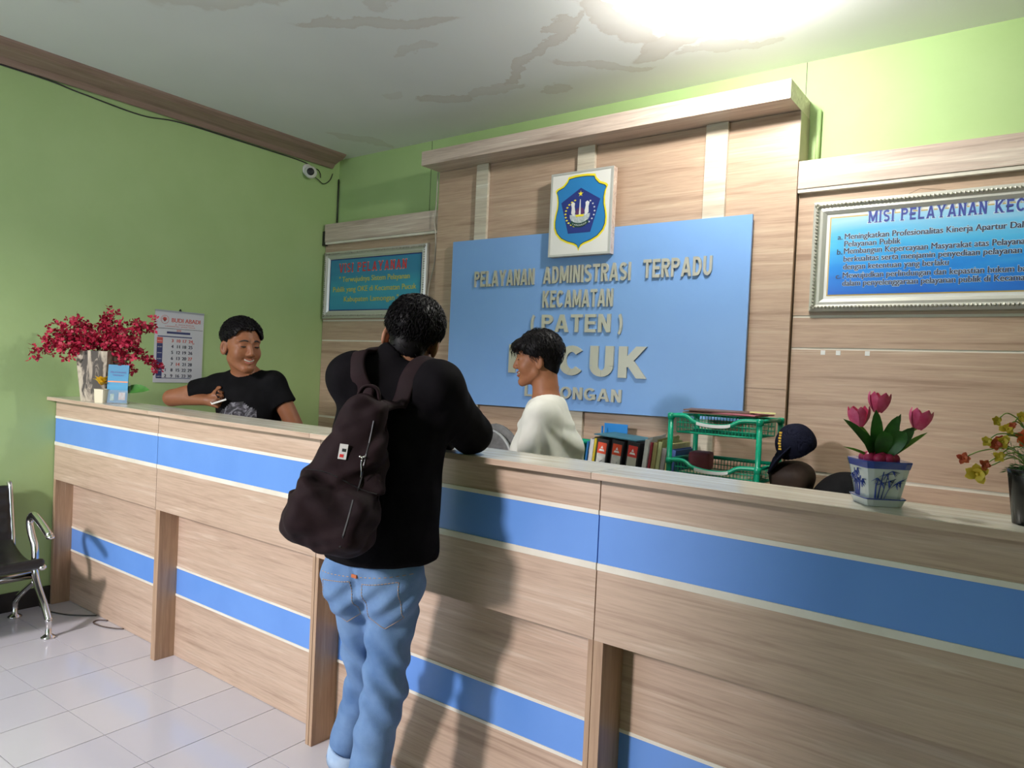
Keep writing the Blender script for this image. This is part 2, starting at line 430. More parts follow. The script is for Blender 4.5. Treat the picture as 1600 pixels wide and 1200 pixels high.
    me.polygons.add(len(Q)); me.polygons.foreach_set('loop_start', np.arange(0, Q.size, 4, dtype=np.int32))
    me.polygons.foreach_set('loop_total', np.full(len(Q), 4, np.int32))
    me.update(calc_edges=True); me.validate()
    return me
def project(fn, pts, dirs, keep=False):
    """march points along dirs until they meet the surface of fn"""
    P = np.array(pts, np.float32); D_ = np.array(dirs, np.float32); D_ = D_ / np.linalg.norm(D_, axis=-1, keepdims=True)
    D_ = np.broadcast_to(D_, P.shape); t = np.zeros(len(P), np.float32)
    for _ in range(60): t += fn(P + D_ * t[:, None]) * .7
    Q_ = P + D_ * t[:, None]; ok = np.abs(fn(Q_.astype(np.float32))) < .006
    return [Vector(p) for p, k in zip(Q_, ok) if k or len(Q_) < 3 or keep]

# ================================================================== THE SETTING
H = 3.054
def ceiling_mat():
    m = mat('stained_white_ceiling', (.62, .64, .62), .85); N, L, b = nodes(m)
    tc = N.new('ShaderNodeTexCoord'); wn = N.new('ShaderNodeTexNoise'); wn.inputs['Scale'].default_value = 2.6; wn.inputs['Detail'].default_value = 9
    wn.inputs['Roughness'].default_value = .62
    L.new(tc.outputs['Object'], wn.inputs[0])
    sub = N.new('ShaderNodeVectorMath'); sub.operation = 'SUBTRACT'; sub.inputs[1].default_value = (.5, .5, .5); L.new(wn.outputs['Color'], sub.inputs[0])
    scl = N.new('ShaderNodeVectorMath'); scl.operation = 'SCALE'; scl.inputs['Scale'].default_value = .42; L.new(sub.outputs[0], scl.inputs[0])
    add = N.new('ShaderNodeVectorMath'); add.operation = 'ADD'; L.new(tc.outputs['Object'], add.inputs[0]); L.new(scl.outputs[0], add.inputs[1])
    total = None
    #   centre x, y, half length, half width, turn, strength  (water stains, each with its own shape)
    for cx, cy, a, c, t, s in STAINS:
        mp = N.new('ShaderNodeMapping'); mp.vector_type = 'TEXTURE'
        mp.inputs['Location'].default_value = (cx, cy, 0); mp.inputs['Rotation'].default_value = (0, 0, t); mp.inputs['Scale'].default_value = (a, c, 1)
        L.new(add.outputs[0], mp.inputs[0])
        sp = N.new('ShaderNodeSeparateXYZ'); L.new(mp.outputs[0], sp.inputs[0])
        cb = N.new('ShaderNodeCombineXYZ'); L.new(sp.outputs[0], cb.inputs[0]); L.new(sp.outputs[1], cb.inputs[1])
        ln = N.new('ShaderNodeVectorMath'); ln.operation = 'LENGTH'; L.new(cb.outputs[0], ln.inputs[0])
        r = N.new('ShaderNodeValToRGB'); e = r.color_ramp.elements
        e[0].position = 0; e[0].color = (s * .38,) * 3 + (1,); e[1].position = 1; e[1].color = (0, 0, 0, 1)
        k = e.new(.70); k.color = (s * .48,) * 3 + (1,); k = e.new(.88); k.color = (s * .62,) * 3 + (1,); k = e.new(.93); k.color = (s * .15,) * 3 + (1,)
        L.new(ln.outputs['Value'], r.inputs[0])
        if total is None: total = r.outputs[0]
        else:
            mx = N.new('ShaderNodeMath'); mx.operation = 'MAXIMUM'; L.new(total, mx.inputs[0]); L.new(r.outputs[0], mx.inputs[1]); total = mx.outputs[0]
    nb = N.new('ShaderNodeTexNoise'); nb.inputs['Scale'].default_value = .8; nb.inputs['Detail'].default_value = 3; L.new(tc.outputs['Object'], nb.inputs[0])
    br = ramp(m, nb.outputs[0], [(.3, (.74, .76, .76)), (.7, (.82, .84, .84))])
    mx = N.new('ShaderNodeMix'); mx.data_type = 'RGBA'; L.new(total, mx.inputs[0]); L.new(br.outputs[0], mx.inputs[6]); mx.inputs[7].default_value = (.52, .45, .385, 1)
    L.new(mx.outputs[2], b.inputs['Base Color'])
    return m
STAINS = [(1.75, -1.95, .62, .20, .35, .55), (1.95, -1.42, .42, .07, .5, .75), (2.32, -1.62, .30, .07, -.35, .5), (1.2, -2.35, .4, .15, .1, .35),
          (2.42, -.78, .50, .045, -.55, .85), (2.62, -.50, .30, .05, .6, .6), (1.62, -.55, .20, .08, .3, .75), (1.95, -.52, .22, .06, .1, .6), (1.9, -1.15, .16, .04, 0, .5), (2.25, -.34, .12, .05, .2, .6), (1.35, -.75, .10, .04, .2, .35), (2.9, -.85, .30, .10, 1.4, .8),
          (3.05, -.55, .30, .08, -.2, .8), (3.25, -.38, .25, .05, .3, .55), (2.85, -1.25, .35, .08, .9, .6), (.55, -.25, .25, .06, 1.2, .5)]
o = obj('ceiling', bx(-.2, 7.2, -5.35, .15, H, H + .12), ceiling_mat(), kind='structure')
obj('wall_left', bx(-.15, 0, -5.35, .15, 0, H), M['green'], kind='structure')
wb = obj('wall_back', bx(0, 7.2, 0, .15, 0, H), M['green'], kind='structure')
obj('panel_joint', bx(3.519, 3.522, -.0012, .0, 2.6, H), M['cable'], wb)
obj('panel_joint', bx(.99, .993, -.0012, .0, 2.55, H), M['cable'], wb)
def tri_wall():
    bm = B()
    box(bm, 2.78, 7.2, -5.35, -5.2, 0, H); box(bm, 0, 2.78, -5.35, -5.2, 2.75, H); return bm
obj('wall_front', tri_wall(), M['green'], kind='structure')
obj('unseen_wall_right', bx(7.2, 7.35, -5.35, .15, 0, H), M['green'], kind='structure')  # unseen wall, added to stop sky light coming in from this side
# sloping timber-look cornice board along the top of the left wall
cp = [(.0, H - .085), (.02, H - .09), (.045, H - .062), (.09, H - .045), (.135, H - .032), (.165, H - .012), (.172, H), (.0, H)]
bm = B(); prism(bm, [(x, -5.2, z) for x, z in cp], (0, 1, 0), 5.12); obj('trim_1', bm, M['crown'], kind='structure')
obj('baseboard_left', bx(.0, .012, -5.2, -1.96, 0, .105, .002), M['dark'], kind='structure')
obj('baseboard_back', bx(3.6, 7.2, -.012, 0, 0, .1, .002), M['dark'], kind='structure')

# floor: grout bed with loose-laid tiles, turned a little against the walls
fl = obj('floor', bx(-.1, 7.2, -5.35, .1, -.08, -.004), mottled('grey_grout', (.27, .24, .23), (.18, .16, .15), .8, 8), kind='structure')
tm = []
for i, c in enumerate([(.655, .635, .69), (.67, .65, .695), (.64, .625, .69)]):
    t_ = mottled('glazed_tile_%s' % 'abc'[i], c, tuple(v * .955 for v in c), .13, 1.6)
    tm.append(t_)
T_, TX, TY, TR = .30, 1.1367, -2.4377, .0291
cr_, sr_ = math.cos(TR), math.sin(TR); g = .0016
base = [(g, g), (T_ - g, g), (T_ - g, T_ - g), (g, T_ - g)]
shared = [None] * 3
for i in range(-5, 13):
    for j in range(-8, 4):
        ox, oy = TX + i * T_ * cr_ - j * T_ * sr_, TY + j * T_ * cr_ + i * T_ * sr_
        W_ = [(ox + x * cr_ - y * sr_, oy + x * sr_ + y * cr_) for x, y in base]
        P_ = clip(W_, lambda p: p[0] - .013)
        P_ = clip(P_, lambda p: -1.6 - p[1]) if len(P_) > 2 else P_
        if len(P_) < 3: continue
        k = (i * 7 + j * 3) % 3
        if P_ == W_:
            if shared[k] is None:
                bm = B(); prism(bm, [(x * cr_ - y * sr_, x * sr_ + y * cr_, -.004) for x, y in base], (0, 0, 1), .004)
                me = bpy.data.meshes.new('tile'); bm.normal_update(); bm.to_mesh(me); bm.free(); me.materials.append(tm[k]); shared[k] = me
            o = bpy.data.objects.new('tile', shared[k]); COL.objects.link(o); o.parent = fl; o.location = (ox, oy, 0)
        else:
            bm = B(); prism(bm, [(x, y, -.004) for x, y in P_], (0, 0, 1), .004); obj('tile', bm, tm[k], fl)
obj('terrace', bx(-4, 9, -12, -5.35, -.12, -.02), mottled('terrace_concrete', (.45, .43, .41), (.36, .35, .34), .8, 3), kind='structure')

# ================================================================== COUNTER (four joined units)
YF, YR = -1.9616, -1.8662
ZT, ZB = 1.1919, 1.173
def counter(x0, x1, sx0, sx1, left, right, yr, label):
    t = thing('service_counter', label, 'counter', (x0, YF, 0), 'units of the reception counter')
    g = .0018
    obj('countertop', bx(sx0 + g / 2, sx1 - g / 2, -2.0085, -1.782, ZB, ZT, .0012), M['pale_top'], t, label='pale streaky laminate top')
    obj('edge_band', bx(sx0 + g / 2, sx1 - g / 2, -2.0105, -2.0087, ZB + .0005, ZT - .001), M['wood'], t, label='tan edging on the front of the top')
    a, b = x0 + g, x1 - g
    obj('top_panel', bx(a, b, YF, YF + .018, 1.083, ZB), M['wood'], t)
    obj('trim_strip', bx(a, b, YF - .003, YF + .016, 1.0702, 1.083, .001), M['white_strip'], t, label='cream strip')
    obj('blue_panel', bx(a, b, YF, YF + .018, .9361, 1.0702), M['blue'], t, label='blue laminate band')
    obj('trim_strip', bx(a, b, YF - .003, YF + .016, .9165, .9361, .001), M['white_strip'], t, label='cream strip')
    obj('apron_panel', bx(a, b, YF, YF + .018, .72, .9165), M['wood'], t)
    obj('apron_soffit', bx(a, b, YF + .018, yr, .72, .736), M['wood_up'], t)
    for s0, s1 in (left, right):
        if s1 > s0: obj('side_panel', bx(s0, s1, YF + .0005, -1.79, 0, .7195, .001), M['wood_up'], t)
    c, d = (left[1] if left[1] > left[0] else a), (right[0] if right[1] > right[0] else b)
    obj('lower_panel', bx(c, d, yr, yr + .016, .438, .76), M['wood'], t)
    obj('trim_strip', bx(c, d, yr - .003, yr + .014, .4275, .438, .001), M['white_strip'], t, label='cream strip')
    obj('blue_panel', bx(c, d, yr, yr + .016, .304, .4275), M['blue'], t, label='blue laminate band')
    obj('trim_strip', bx(c, d, yr - .003, yr + .014, .293, .304, .001), M['white_strip'], t, label='cream strip')
    obj('kick_panel', bx(c, d, yr, yr + .016, .002, .293), M['wood'], t)
    return t
Z_ = (0, 0)
counter(.004, 1.1616, .002, 1.1473, (.004, .0326), Z_, YR, 'leftmost unit of the tan and blue counter, against the green wall under the red flowers')
counter(1.1616, 2.3635, 1.1473, 2.3577, (1.165, 1.204), (2.3455, 2.3620), YR, 'second counter unit from the green wall, in front of the man in the black T-shirt')
counter(2.3635, 3.5745, 2.3577, 3.5697, (2.365, 2.3815), (3.5576, 3.5735), -1.850, 'third counter unit from the green wall, which the man with the backpack leans on')
counter(3.5745, 4.785, 3.5697, 4.78, (3.5755, 3.6054), (4.765, 4.784), -1.8383, 'rightmost counter unit, under the pot of pink tulips')

# ================================================================== BACK WALL PANELLING
# tall middle panel with pilasters and a boxed cornice
t = thing('feature_panel', 'tall tan wood-look wall panel with pale uprights and a boxed cornice, behind the blue sign', 'wall panel', (2.38, 0, 0))
yp = -.152
for a, b in ((1.2167, 1.544), (1.544, 2.301), (2.301, 3.082), (3.082, 3.545)):
    for z0, z1 in ((0, .80), (.80, 1.43), (1.43, 2.765)):
        obj('board', bx(a + .0008, b - .0008, yp, yp + .018, z0 + .0008, z1 - .0008), M['wood2'], t)
obj('core', bx(1.219, 3.543, yp + .0185, -.001, 0, 2.765), mat('raw_board_edge', (.30, .20, .14), .7), t)
obj('corner_strip', bx(3.5452, 3.5475, yp, -.002, 2.53, 2.765), mottled('green_lit_edge', (.45, .40, .28), (.5, .44, .32), .5), t)  # panel's side edge, greenish reflected light put into its colour
for a, b in ((1.56, 1.655), (2.315, 2.429), (3.085, 3.2)):
    obj('pilaster', bx(a, b, yp - .022, yp - .0005, 0, 2.765, .001), M['pale'], t, label='pale upright strip')
c_ = obj('cornice', bx(1.2167, 3.545, -.3283, -.002, 2.766, 2.856, .0015), M['cornice'], t, label='pale boxed cornice')
# side panels
def side(name_label, x0, x1, y, lip, zb):
    t = thing('wall_panel', name_label, 'wall panel', ((x0 + x1) / 2, 0, 0), 'lower side panels of the back wall')
    for z0, z1 in ((0, 1.036), (1.052, 1.626), (1.637, 1.778), (1.79, 2.40)):
        obj('board', bx(x0, x1, y, y + .018, z0, z1), M['wood2'], t)
    for z0, z1 in ((1.036, 1.052), (1.626, 1.637), (1.778, 1.79)):
        obj('trim_strip', bx(x0, x1, y + .003, y + .02, z0, z1), M['white_strip'], t, label='thin cream strip')
    obj('core', bx(x0 + .002, x1 - .002, y + .0205, -.002, 0, 2.39), bpy.data.materials['raw_board_edge'], t)
    obj('top_beam', bx(x0 + lip, x1, y - .032, -.002, zb, 2.5219, .0015), M['cornice'], t, label='pale boxed top beam')
    obj('trim_strip', bx(x0 + lip, x1, y - .027, y - .002, zb - .017, zb - .001), M['white_strip'], t, label='thin cream strip')
side('tan side panel between the green wall and the tall middle panel', .003, 1.2155, -.105, .02, 2.385)
side('tan side panel right of the tall middle panel, behind the tulips', 3.5475, 5.2, -.118, 0, 2.39)
tag = obj('end_cap', bx(.003, .03, -.139, -.108, 2.36, 2.47, .001), M['black'], label='small black block at the left end of the side panel beam, in the room corner', cat='end cap')
# conduit pipe, painted like the wall, beside the tall panel
bm = B(); tube(bm, [(3.594, -.016, 2.525), (3.594, -.016, 2.80)], .011, 10)
o = obj('conduit', bm, M['green'], smooth=True, label='green-painted vertical conduit beside the tall panel', cat='pipe')

# ================================================================== BLUE SIGN with raised letters
t = thing('sign_board', 'large blue sign board with raised silver letters reading pelayanan administrasi terpadu', 'sign', (2.376, yp - .03, 1.25))
bm = B(); prism(bm, [(1.4001, -.190, 1.236), (3.3519, -.190, 1.262), (3.3519, -.190, 2.2821), (1.4001, -.190, 2.2821)], (0, 1, 0), .0155)
obj('board', bm, M['blue_sign'], t)
def letters(word, x0, x1, zb, h, t_=.175): block_word('letter', word, x0, x1, -.1905, zb, h, .011, M['letter'], t, t_, .13)
letters('PELAYANAN', 1.603, 2.064, 1.980, .098); letters('ADMINISTRASI', 2.132, 2.704, 1.982, .100); letters('TERPADU', 2.780, 3.162, 1.990, .099)
letters('KECAMATAN', 2.134, 2.603, 1.841, .100)
letters('PATEN', 2.135, 2.596, 1.698, .102); letters('(', 2.058, 2.085, 1.695, .105); letters(')', 2.642, 2.669, 1.695, .105)
letters('PUCUK', 1.905, 2.836, 1.450, .172, .215); letters('LAMONGAN', 2.035, 2.684, 1.314, .070, .17)

# ================================================================== EMBLEM LIGHT BOX
ex0, ex1, ez0, ez1 = 2.1835, 2.5911, 2.1294, 2.6086; ey = -.232
t = thing('emblem_box', 'white box sign with a blue and yellow shield emblem, above the blue sign', 'emblem', ((ex0 + ex1) / 2, -.19, ez0))
obj('case', bx(ex0, ex1, ey, -.193, ez0, ez1, .003), M['cornice'], t, label='wooden case')
fr = B()
for a in ((ex0, ex1, ez1 - .012, ez1), (ex0, ex1, ez0, ez0 + .012), (ex0, ex0 + .012, ez0 + .012, ez1 - .012), (ex1 - .012, ex1, ez0 + .012, ez1 - .012)):
    box(fr, a[0] - .001, a[1] + .001, ey - .006, ey - .0005, a[2], a[3], .001)
obj('frame', fr, mat('grey_trim', (.55, .55, .52), .4, .3), t, label='thin grey edging')
obj('face', bx(ex0 + .012, ex1 - .012, ey - .003, ey - .0005, ez0 + .012, ez1 - .012), mat('acrylic', (.78, .77, .74), .25), t, label='white face')
EW, EH = ex1 - ex0, ez1 - ez0
def E_(u, v, d): return (ex0 + u * EW, ey - .003 - d, ez0 + (1 - v) * EH)     # u right, v down on the face
def flat(name, pts, d, m, th=.0005, **k):
    bm = B(); P_ = [E_(u, v, d) for u, v in pts]; prism(bm, P_, (0, -1, 0), th); bmesh.ops.recalc_face_normals(bm, faces=bm.faces); return obj(name, bm, m, t, **k)
half = [(.5, .045), (.60, .047), (.715, .06), (.735, .10), (.80, .155), (.895, .185), (.925, .21), (.90, .26), (.885, .34), (.89, .42), (.915, .50), (.93, .58), (.925, .66), (.89, .73), (.81, .80), (.70, .845), (.58, .875), (.53, .90), (.5, .945)]
def shield(s):
    R_ = [(.5 + (u - .5) * s, .5 + (v - .5) * s) for u, v in half]
    return R_ + [(1 - u, v) for u, v in R_[::-1][1:-1]]
yel = mat('print_yellow', (.85, .72, .03), .4); navy = mat('print_navy', (.015, .03, .20), .4); cy = mat('print_cyan', (.02, .20, .50), .4); ink = mat('print_black', (.012, .016, .015), .5); wht = mat('print_white', (.75, .76, .74), .4); red = mat('print_red', (.65, .03, .03), .45)
flat('shield_border', shield(1), .0, yel, label='yellow border'); flat('shield_line', shield(.945), .0006, ink, label='thin black line'); flat('shield', shield(.925), .0012, cy, label='blue shield')
pent = [(.5, .205), (.815, .36), (.68, .735), (.32, .735), (.185, .36)]
flat('pentagon', [(u, v) for u, v in pent], .0018, navy, label='dark blue pentagon')
st = [(.5 + .045 * (1 if i % 2 == 0 else .35) * math.sin(i * PI / 5), .275 - .038 * (1 if i % 2 == 0 else .35) * math.cos(i * PI / 5)) for i in range(10)]
flat('star', st, .0024, yel, label='yellow star')
disc = [(.5 + .165 * math.cos(a), .515 + .125 * math.sin(a)) for a in np.linspace(0, 2 * PI, 25)[:-1]]
flat('wave_disc', [p for p in disc if p[1] > .50], .0024, mottled('print_waves', (.62, .66, .66), (.35, .42, .44), .4, 60), label='pale disc of waves')
flat('inner_disc', [(.5 + .07 * math.cos(a), .49 + .055 * math.sin(a)) for a in np.linspace(0, 2 * PI, 17)[:-1]], .0030, mat('print_maroon', (.10, .03, .12), .4))
flat('spire', [(.485, .52), (.495, .34), (.505, .34), (.515, .52)], .0036, wht, label='white spire')
flat('gold_band', [(.43, .52), (.57, .52), (.56, .545), (.44, .545)], .0036, yel)
for s in (-1, 1):
    c = .5 + s * .105
    flat('fish', [(c - .02 * s, .54), (c + .035 * s, .50), (c + .03 * s, .43), (c + .045 * s, .385), (c + .01 * s, .365), (c - .02 * s, .38), (c - .015 * s, .42), (c - .03 * s, .48)], .0030, wht, label='pale fish')
for k in range(11):
    a = PI * (.62 + .76 * k / 10); u, v = .5 + .235 * math.cos(a), .50 + .165 * -math.sin(a)
    flat('rice_grain', [(u - .022, v), (u, v - .011), (u + .022, v), (u, v + .011)], .0024, yel)
for k in range(8):
    a = PI * (.26 - .62 * k / 7); u, v = .5 + .235 * math.cos(a), .49 - .165 * math.sin(a)
    flat('cotton_boll', [(u - .016, v), (u, v - .011), (u + .016, v), (u, v + .011)], .0024, wht)
rb = [(.5 + .185 * math.sin(a), .545 + .125 * math.cos(a)) for a in np.linspace(-.95, .95, 9)] + [(.5 + .155 * math.sin(a), .535 + .085 * math.cos(a)) for a in np.linspace(.95, -.95, 9)]
flat('ribbon', rb, .0036, mat('print_dark_green', (.01, .05, .04), .4), label='dark ribbon')
for k, ch in enumerate('LAMONGAN'):
    a = -.78 + 1.56 * (k + .5) / 8; p = E_(.5 + .17 * math.sin(a), .552 + .103 * math.cos(a), .0042)
    text('ribbon_letter', ch, p, (math.cos(a), 0, math.sin(a) * .9), (-math.sin(a) * .9, 0, math.cos(a)), .009, None, .0005, wht, t, align='c')

# ================================================================== FRAMED NOTICES
silver = mottled('antique_silver', (.50, .48, .40), (.22, .21, .17), .4, 60, .5, 90, metal=.4)
silver2 = mat('pale_silver', (.66, .65, .60), .3, .4)
def grad_mat(name, stops, axis, lo, hi, streak):
    m = mat(name, (.1, .4, .8), .22); N, L, b = nodes(m)
    tc = N.new('ShaderNodeTexCoord'); sp = N.new('ShaderNodeSeparateXYZ'); L.new(tc.outputs['Object'], sp.inputs[0])
    mr = N.new('ShaderNodeMapRange'); mr.inputs[1].default_value = lo; mr.inputs[2].default_value = hi; L.new(sp.outputs[axis], mr.inputs[0])
    nz = noise_chain(m, (.9, 1, 5), 1.3, 3, .5, 1.5)
    ma = N.new('ShaderNodeMath'); ma.operation = 'MULTIPLY_ADD'; L.new(nz.outputs[0], ma.inputs[0]); ma.inputs[1].default_value = streak; L.new(mr.outputs[0], ma.inputs[2])
    r = ramp(m, ma.outputs[0], stops); L.new(r.outputs[0], b.inputs['Base Color']); return m
def notice(label, x0, x1, z0, z1, y, fw, prints):
    t = thing('framed_notice', label, 'framed sign', ((x0 + x1) / 2, y + .02, z0))
    prof = [(0, 0), (.004, .020), (fw * .35, .028), (fw * .55, .016), (fw * .75, .019), (fw, .008), (fw, 0)]
    def rail(p, q, n, m):                      # mitred moulding, n = inward direction
        p, q, n = Vector(p), Vector(q), Vector(n); d = (q - p).normalized(); bm = B(); A, C_ = [], []
        for a, h_ in prof:
            A.append(bm.verts.new(p + n * a + d * a + Vector((0, -h_, 0)))); C_.append(bm.verts.new(q + n * a - d * a + Vector((0, -h_, 0))))
        k = len(prof)
        for i in range(k): bm.faces.new((A[i], A[(i + 1) % k], C_[(i + 1) % k], C_[i]))
        bm.faces.new(A); bm.faces.new(C_); bmesh.ops.recalc_face_normals(bm, faces=bm.faces)
        r_ = obj('frame_rail', bm, m, t)
        ln = int((q - p).length / .016); bb = B()
        for i in range(1, ln):
            c = p + d * ((q - p).length * i / ln) + n * fw * .36 + Vector((0, -.027, 0))
            ball(bb, c, .0068, 6, 4, (1, .7, 1))
        obj('ornament', bb, silver, r_, kind='stuff')
    for a in (((x0, y, z0), (x1, y, z0), (0, 0, 1)), ((x1, y, z1), (x0, y, z1), (0, 0, -1)), ((x0, y, z1), (x0, y, z0), (1, 0, 0)), ((x1, y, z0), (x1, y, z1), (-1, 0, 0))): rail(*a, silver2)
    prints(t, x0 + fw, x1 - fw, z0 + fw, z1 - fw, y - .004)
    return t
yt = mat('print_ochre', (.55, .50, .03), .45)
def pr_visi(t, x0, x1, z0, z1, y):
    obj('mount', bx(x0 - .004, x1 + .004, y - .001, y + .003, z0 - .004, z1 + .004), navy, t, label='dark inner edge')
    obj('print', bx(x0 + .008, x1 - .008, y - .0025, y - .001, z0 + .008, z1 - .008), grad_mat('visi_print', [(.0, (.05, .22, .50)), (.4, (.045, .30, .48)), (.7, (.05, .36, .50)), (1, (.04, .24, .42))], 2, 0, .5, .6), t, label='blue printed sheet')
    q = y - .0028; cx = (x0 + x1) / 2; W, Hh = x1 - x0, z1 - z0; X, Zd = (1, 0, 0), (0, 0, 1)
    hx0, hx1, hz = cx - .02 - W * .37, cx - .02 + W * .37, z0 + Hh * .735
    block_word('heading_outline', 'VISI PELAYANAN', hx0, hx1, q + .0008, hz, .068, .0004, wht, t, .15, .26, True, .0018)
    block_word('heading_letter', 'VISI PELAYANAN', hx0, hx1, q - .0003, hz, .068, .0006, red, t, .15, .26, True)
    for i, (s, ww) in enumerate((('" Terwujudnya Sistem Pelayanan', .77), ('Publik yang OKE di Kecamatan Pucuk', .91), ('Kabupaten Lamongan "', .60))):
        text('text_line', s, (cx + (.0, .0, -.02)[i], q, z0 + Hh * (.555 - .19 * i)), X, Zd, .038, W * ww, .0006, yt, t, .012, 'c')
notice('smaller framed notice headed visi pelayanan, beside the green wall', .022, 1.112, 1.797, 2.310, -.108, .06, pr_visi)
def pr_misi(t, x0, x1, z0, z1, y):
    obj('mount', bx(x0 - .004, x1 + .004, y - .001, y + .003, z0 - .004, z1 + .004), mat('mount_white', (.8, .8, .78), .4), t, label='white mount')
    obj('mount_line', bx(x0 + .014, x1 - .014, y - .002, y - .001, z0 + .014, z1 - .014), mat('print_gold', (.55, .40, .14), .4), t, label='thin gold line')
    obj('print', bx(x0 + .020, x1 - .020, y - .003, y - .002, z0 + .020, z1 - .020), grad_mat('misi_print', [(.1, (.03, .12, .58)), (.38, (.03, .27, .78)), (.62, (.10, .50, .85)), (.85, (.40, .66, .86)), (1.05, (.72, .82, .9))], 2, .08, .62, .35), t, label='blue printed sheet')
    q = y - .0033; X, Zd = (1, 0, 0), (0, 0, 1); dk = mat('print_charcoal', (.04, .05, .10), .5); nv = mat('print_indigo', (.05, .07, .32), .45)
    hd = mat('print_halo', (.60, .74, .88), .5)
    def line(s, x, z, h, ww, m, bo): 
        text('text_halo', s, (x, q + .0006, z), X, Zd, h, ww, .0004, hd, t, spread=h * .065, halo=True); text('text_line', s, (x, q, z), X, Zd, h, ww, .0006, m, t, bo)
    block_word('heading_halo', 'MISI PELAYANAN KECAMATAN', 3.862, 4.677, q + .0008, 2.206, .054, .0004, hd, t, .17, .20, True, .003)
    block_word('heading_letter', 'MISI PELAYANAN KECAMATAN', 3.862, 4.677, q, 2.206, .054, .0006, nv, t, .17, .20, True)
    xa = 3.735
    for s, z, x in (('a.', 2.139, xa), ('b.', 2.070, xa), ('c.', 1.958, xa)): text('text_line', s, (x, q, z), X, Zd, .024, None, .0006, dk, t, .02)
    for s, z, ww in (('Meningkatkan Profesionalitas Kinerja Apartur Dalam Penyelenggaraan', 2.139, .88 * 1.08), ('Pelayanan Publik', 2.105, .232),
                     ('Membangun Kepercayaan Masyarakat atas Pelayanan Publik yang', 2.072, .86), ('berkualitas serta menjamin penyediaan pelayanan publik yang sesuai', 2.036, .93),
                     ('dengan ketentuan yang berlaku', 2.000, .420), ('Mewujudkan perlindungan dan kepastian hukum bagi masyarakat', 1.960, .88), ('dalam penyelenggaraan pelayanan publik di Kecamatan Pucuk', 1.924, .825)):
        line(s, xa + .030, z, .026, ww, dk, .022)
notice('larger framed notice headed misi pelayanan, right of the tall panel', 3.6209, 4.86, 1.8025, 2.3224, -.121, .062, pr_misi)
bm = B(); tube(bm, [(4.02, -.13, 2.322), (4.065, -.135, 2.338), (4.16, -.13, 2.322)], .0008, 4); o = obj('hanging_wire', bm, M['cable']); o['label'] = 'thin wire from which the larger framed notice hangs'; o['category'] = 'wire'
for i, (x, l) in enumerate(((3.694, 'leftmost of the three small white stickers on the right side panel'), (3.761, 'middle one of the three small white stickers on the right side panel'), (3.885, 'rightmost of the three small white stickers on the right side panel'))):
    obj('sticker', bx(x - .010, x + .010, -.1195, -.1182, 1.603, 1.624, .0004), M['white'], label=l, cat='sticker', group='white stickers on the side panel')
# cables on the back wall
bm = B(); tube(bm, smoothpts([(1.208, -.158, 2.765), (1.204, -.158, 2.55), (1.19, -.155, 2.44), (1.212, -.158, 2.33), (1.18, -.125, 2.16), (1.135, -.125, 2.0), (1.128, -.125, 1.80)], 8), .004, 6)
obj('cable', bm, mat('cream_cable', (.45, .42, .36), .5), smooth=True, label='thin cream cable hanging down beside the visi pelayanan notice', cat='cable')
bm = B(); tube(bm, smoothpts([(.006, -5.1, 2.95), (.006, -3.4, 2.955), (.006, -2.2, 2.962), (.006, -1.9, 2.945), (.006, -1.55, 2.925), (.006, -1.3, 2.955), (.006, -.8, 2.957), (.006, -.33, 2.95), (.012, -.30, 2.90)], 8), .004, 6)
obj('cable', bm, M['cable'], smooth=True, label='dark cable sagging along the cornice of the green wall', cat='cable')
bm = B(); tube(bm, [(.012, -.012, 2.535), (.012, -.012, 2.9)], .005, 8); obj('cable', bm, M['cable'], smooth=True, label='dark vertical cable in the room corner below the camera', cat='cable')

# security camera
t = thing('security_camera', 'small white dome security camera in the room corner under the ceiling', 'camera', (0, -.30, 2.90))
bm = B(); lathe(bm, [(.045, .001), (.045, .012), (.032, .02)], (0, -.305, 2.90), 20, axis=Vector((1, 0, 0))); obj('base', bm, M['white'], t, smooth=True)
bm = B(); ball(bm, (.055, -.312, 2.876), .046, 18, 12); obj('shell', bm, M['white'], t, smooth=True)
d = Vector((.75, -.62, -.12)).normalized(); bm = B(); lathe(bm, [(.027, .028), (.027, .045), (.018, .0475)], Vector((.055, -.312, 2.876)), 20, axis=d); obj('lens', bm, M['black'], t, smooth=True, label='black lens')
bm = B(); tube(bm, smoothpts([(.01, -.28, 2.88), (.02, -.22, 2.85), (.015, -.16, 2.83), (.01, -.10, 2.87), (.008, -.07, 2.93)], 6), .0035, 6)
tube(bm, smoothpts([(.012, -.30, 2.90), (.03, -.24, 2.92), (.02, -.2, 2.90), (.015, -.19, 2.87)], 6), .004, 6); obj('lead', bm, M['cable'], t, smooth=True)

# ceiling bulb that lights the back of the room (just above the frame)
t = thing('ceiling_lamp', 'bare white bulb lamp on the ceiling above the counter', 'lamp', (3.45, -.93, H))
bm = B(); lathe(bm, [(.055, -.012), (.055, 0), (.03, 0)], (3.45, -.93, H - .001), 20); lathe(bm, [(.022, -.06), (.024, -.012)], (3.45, -.93, H), 16); obj('socket', bm, M['white'], t, smooth=True)
bm = B(); ball(bm, (3.45, -.93, H - .095), .050, 20, 14, (1, 1, 1.05)); obj('bulb', bm, mat('lit_bulb', (1, 1, 1), .5, emit=(1, .965, .89), estr=BULB), t, smooth=True)

# ================================================================== THINGS ON THE COUNTER
ROT = lambda a, ax='Z': Matrix.Rotation(a, 3, ax)
def sq_pot(bm, c, r0, r1, z0, z1, rot, wall=.006, sqp=9):
    lathe(bm, [(r0, z0), (r1, z1), (r1 + .003, z1 + .001), (r1 - wall, z1), (r1 - wall * 1.2, z1 - .02), (0, z1 - .02)], c, 32, sqp, rot)
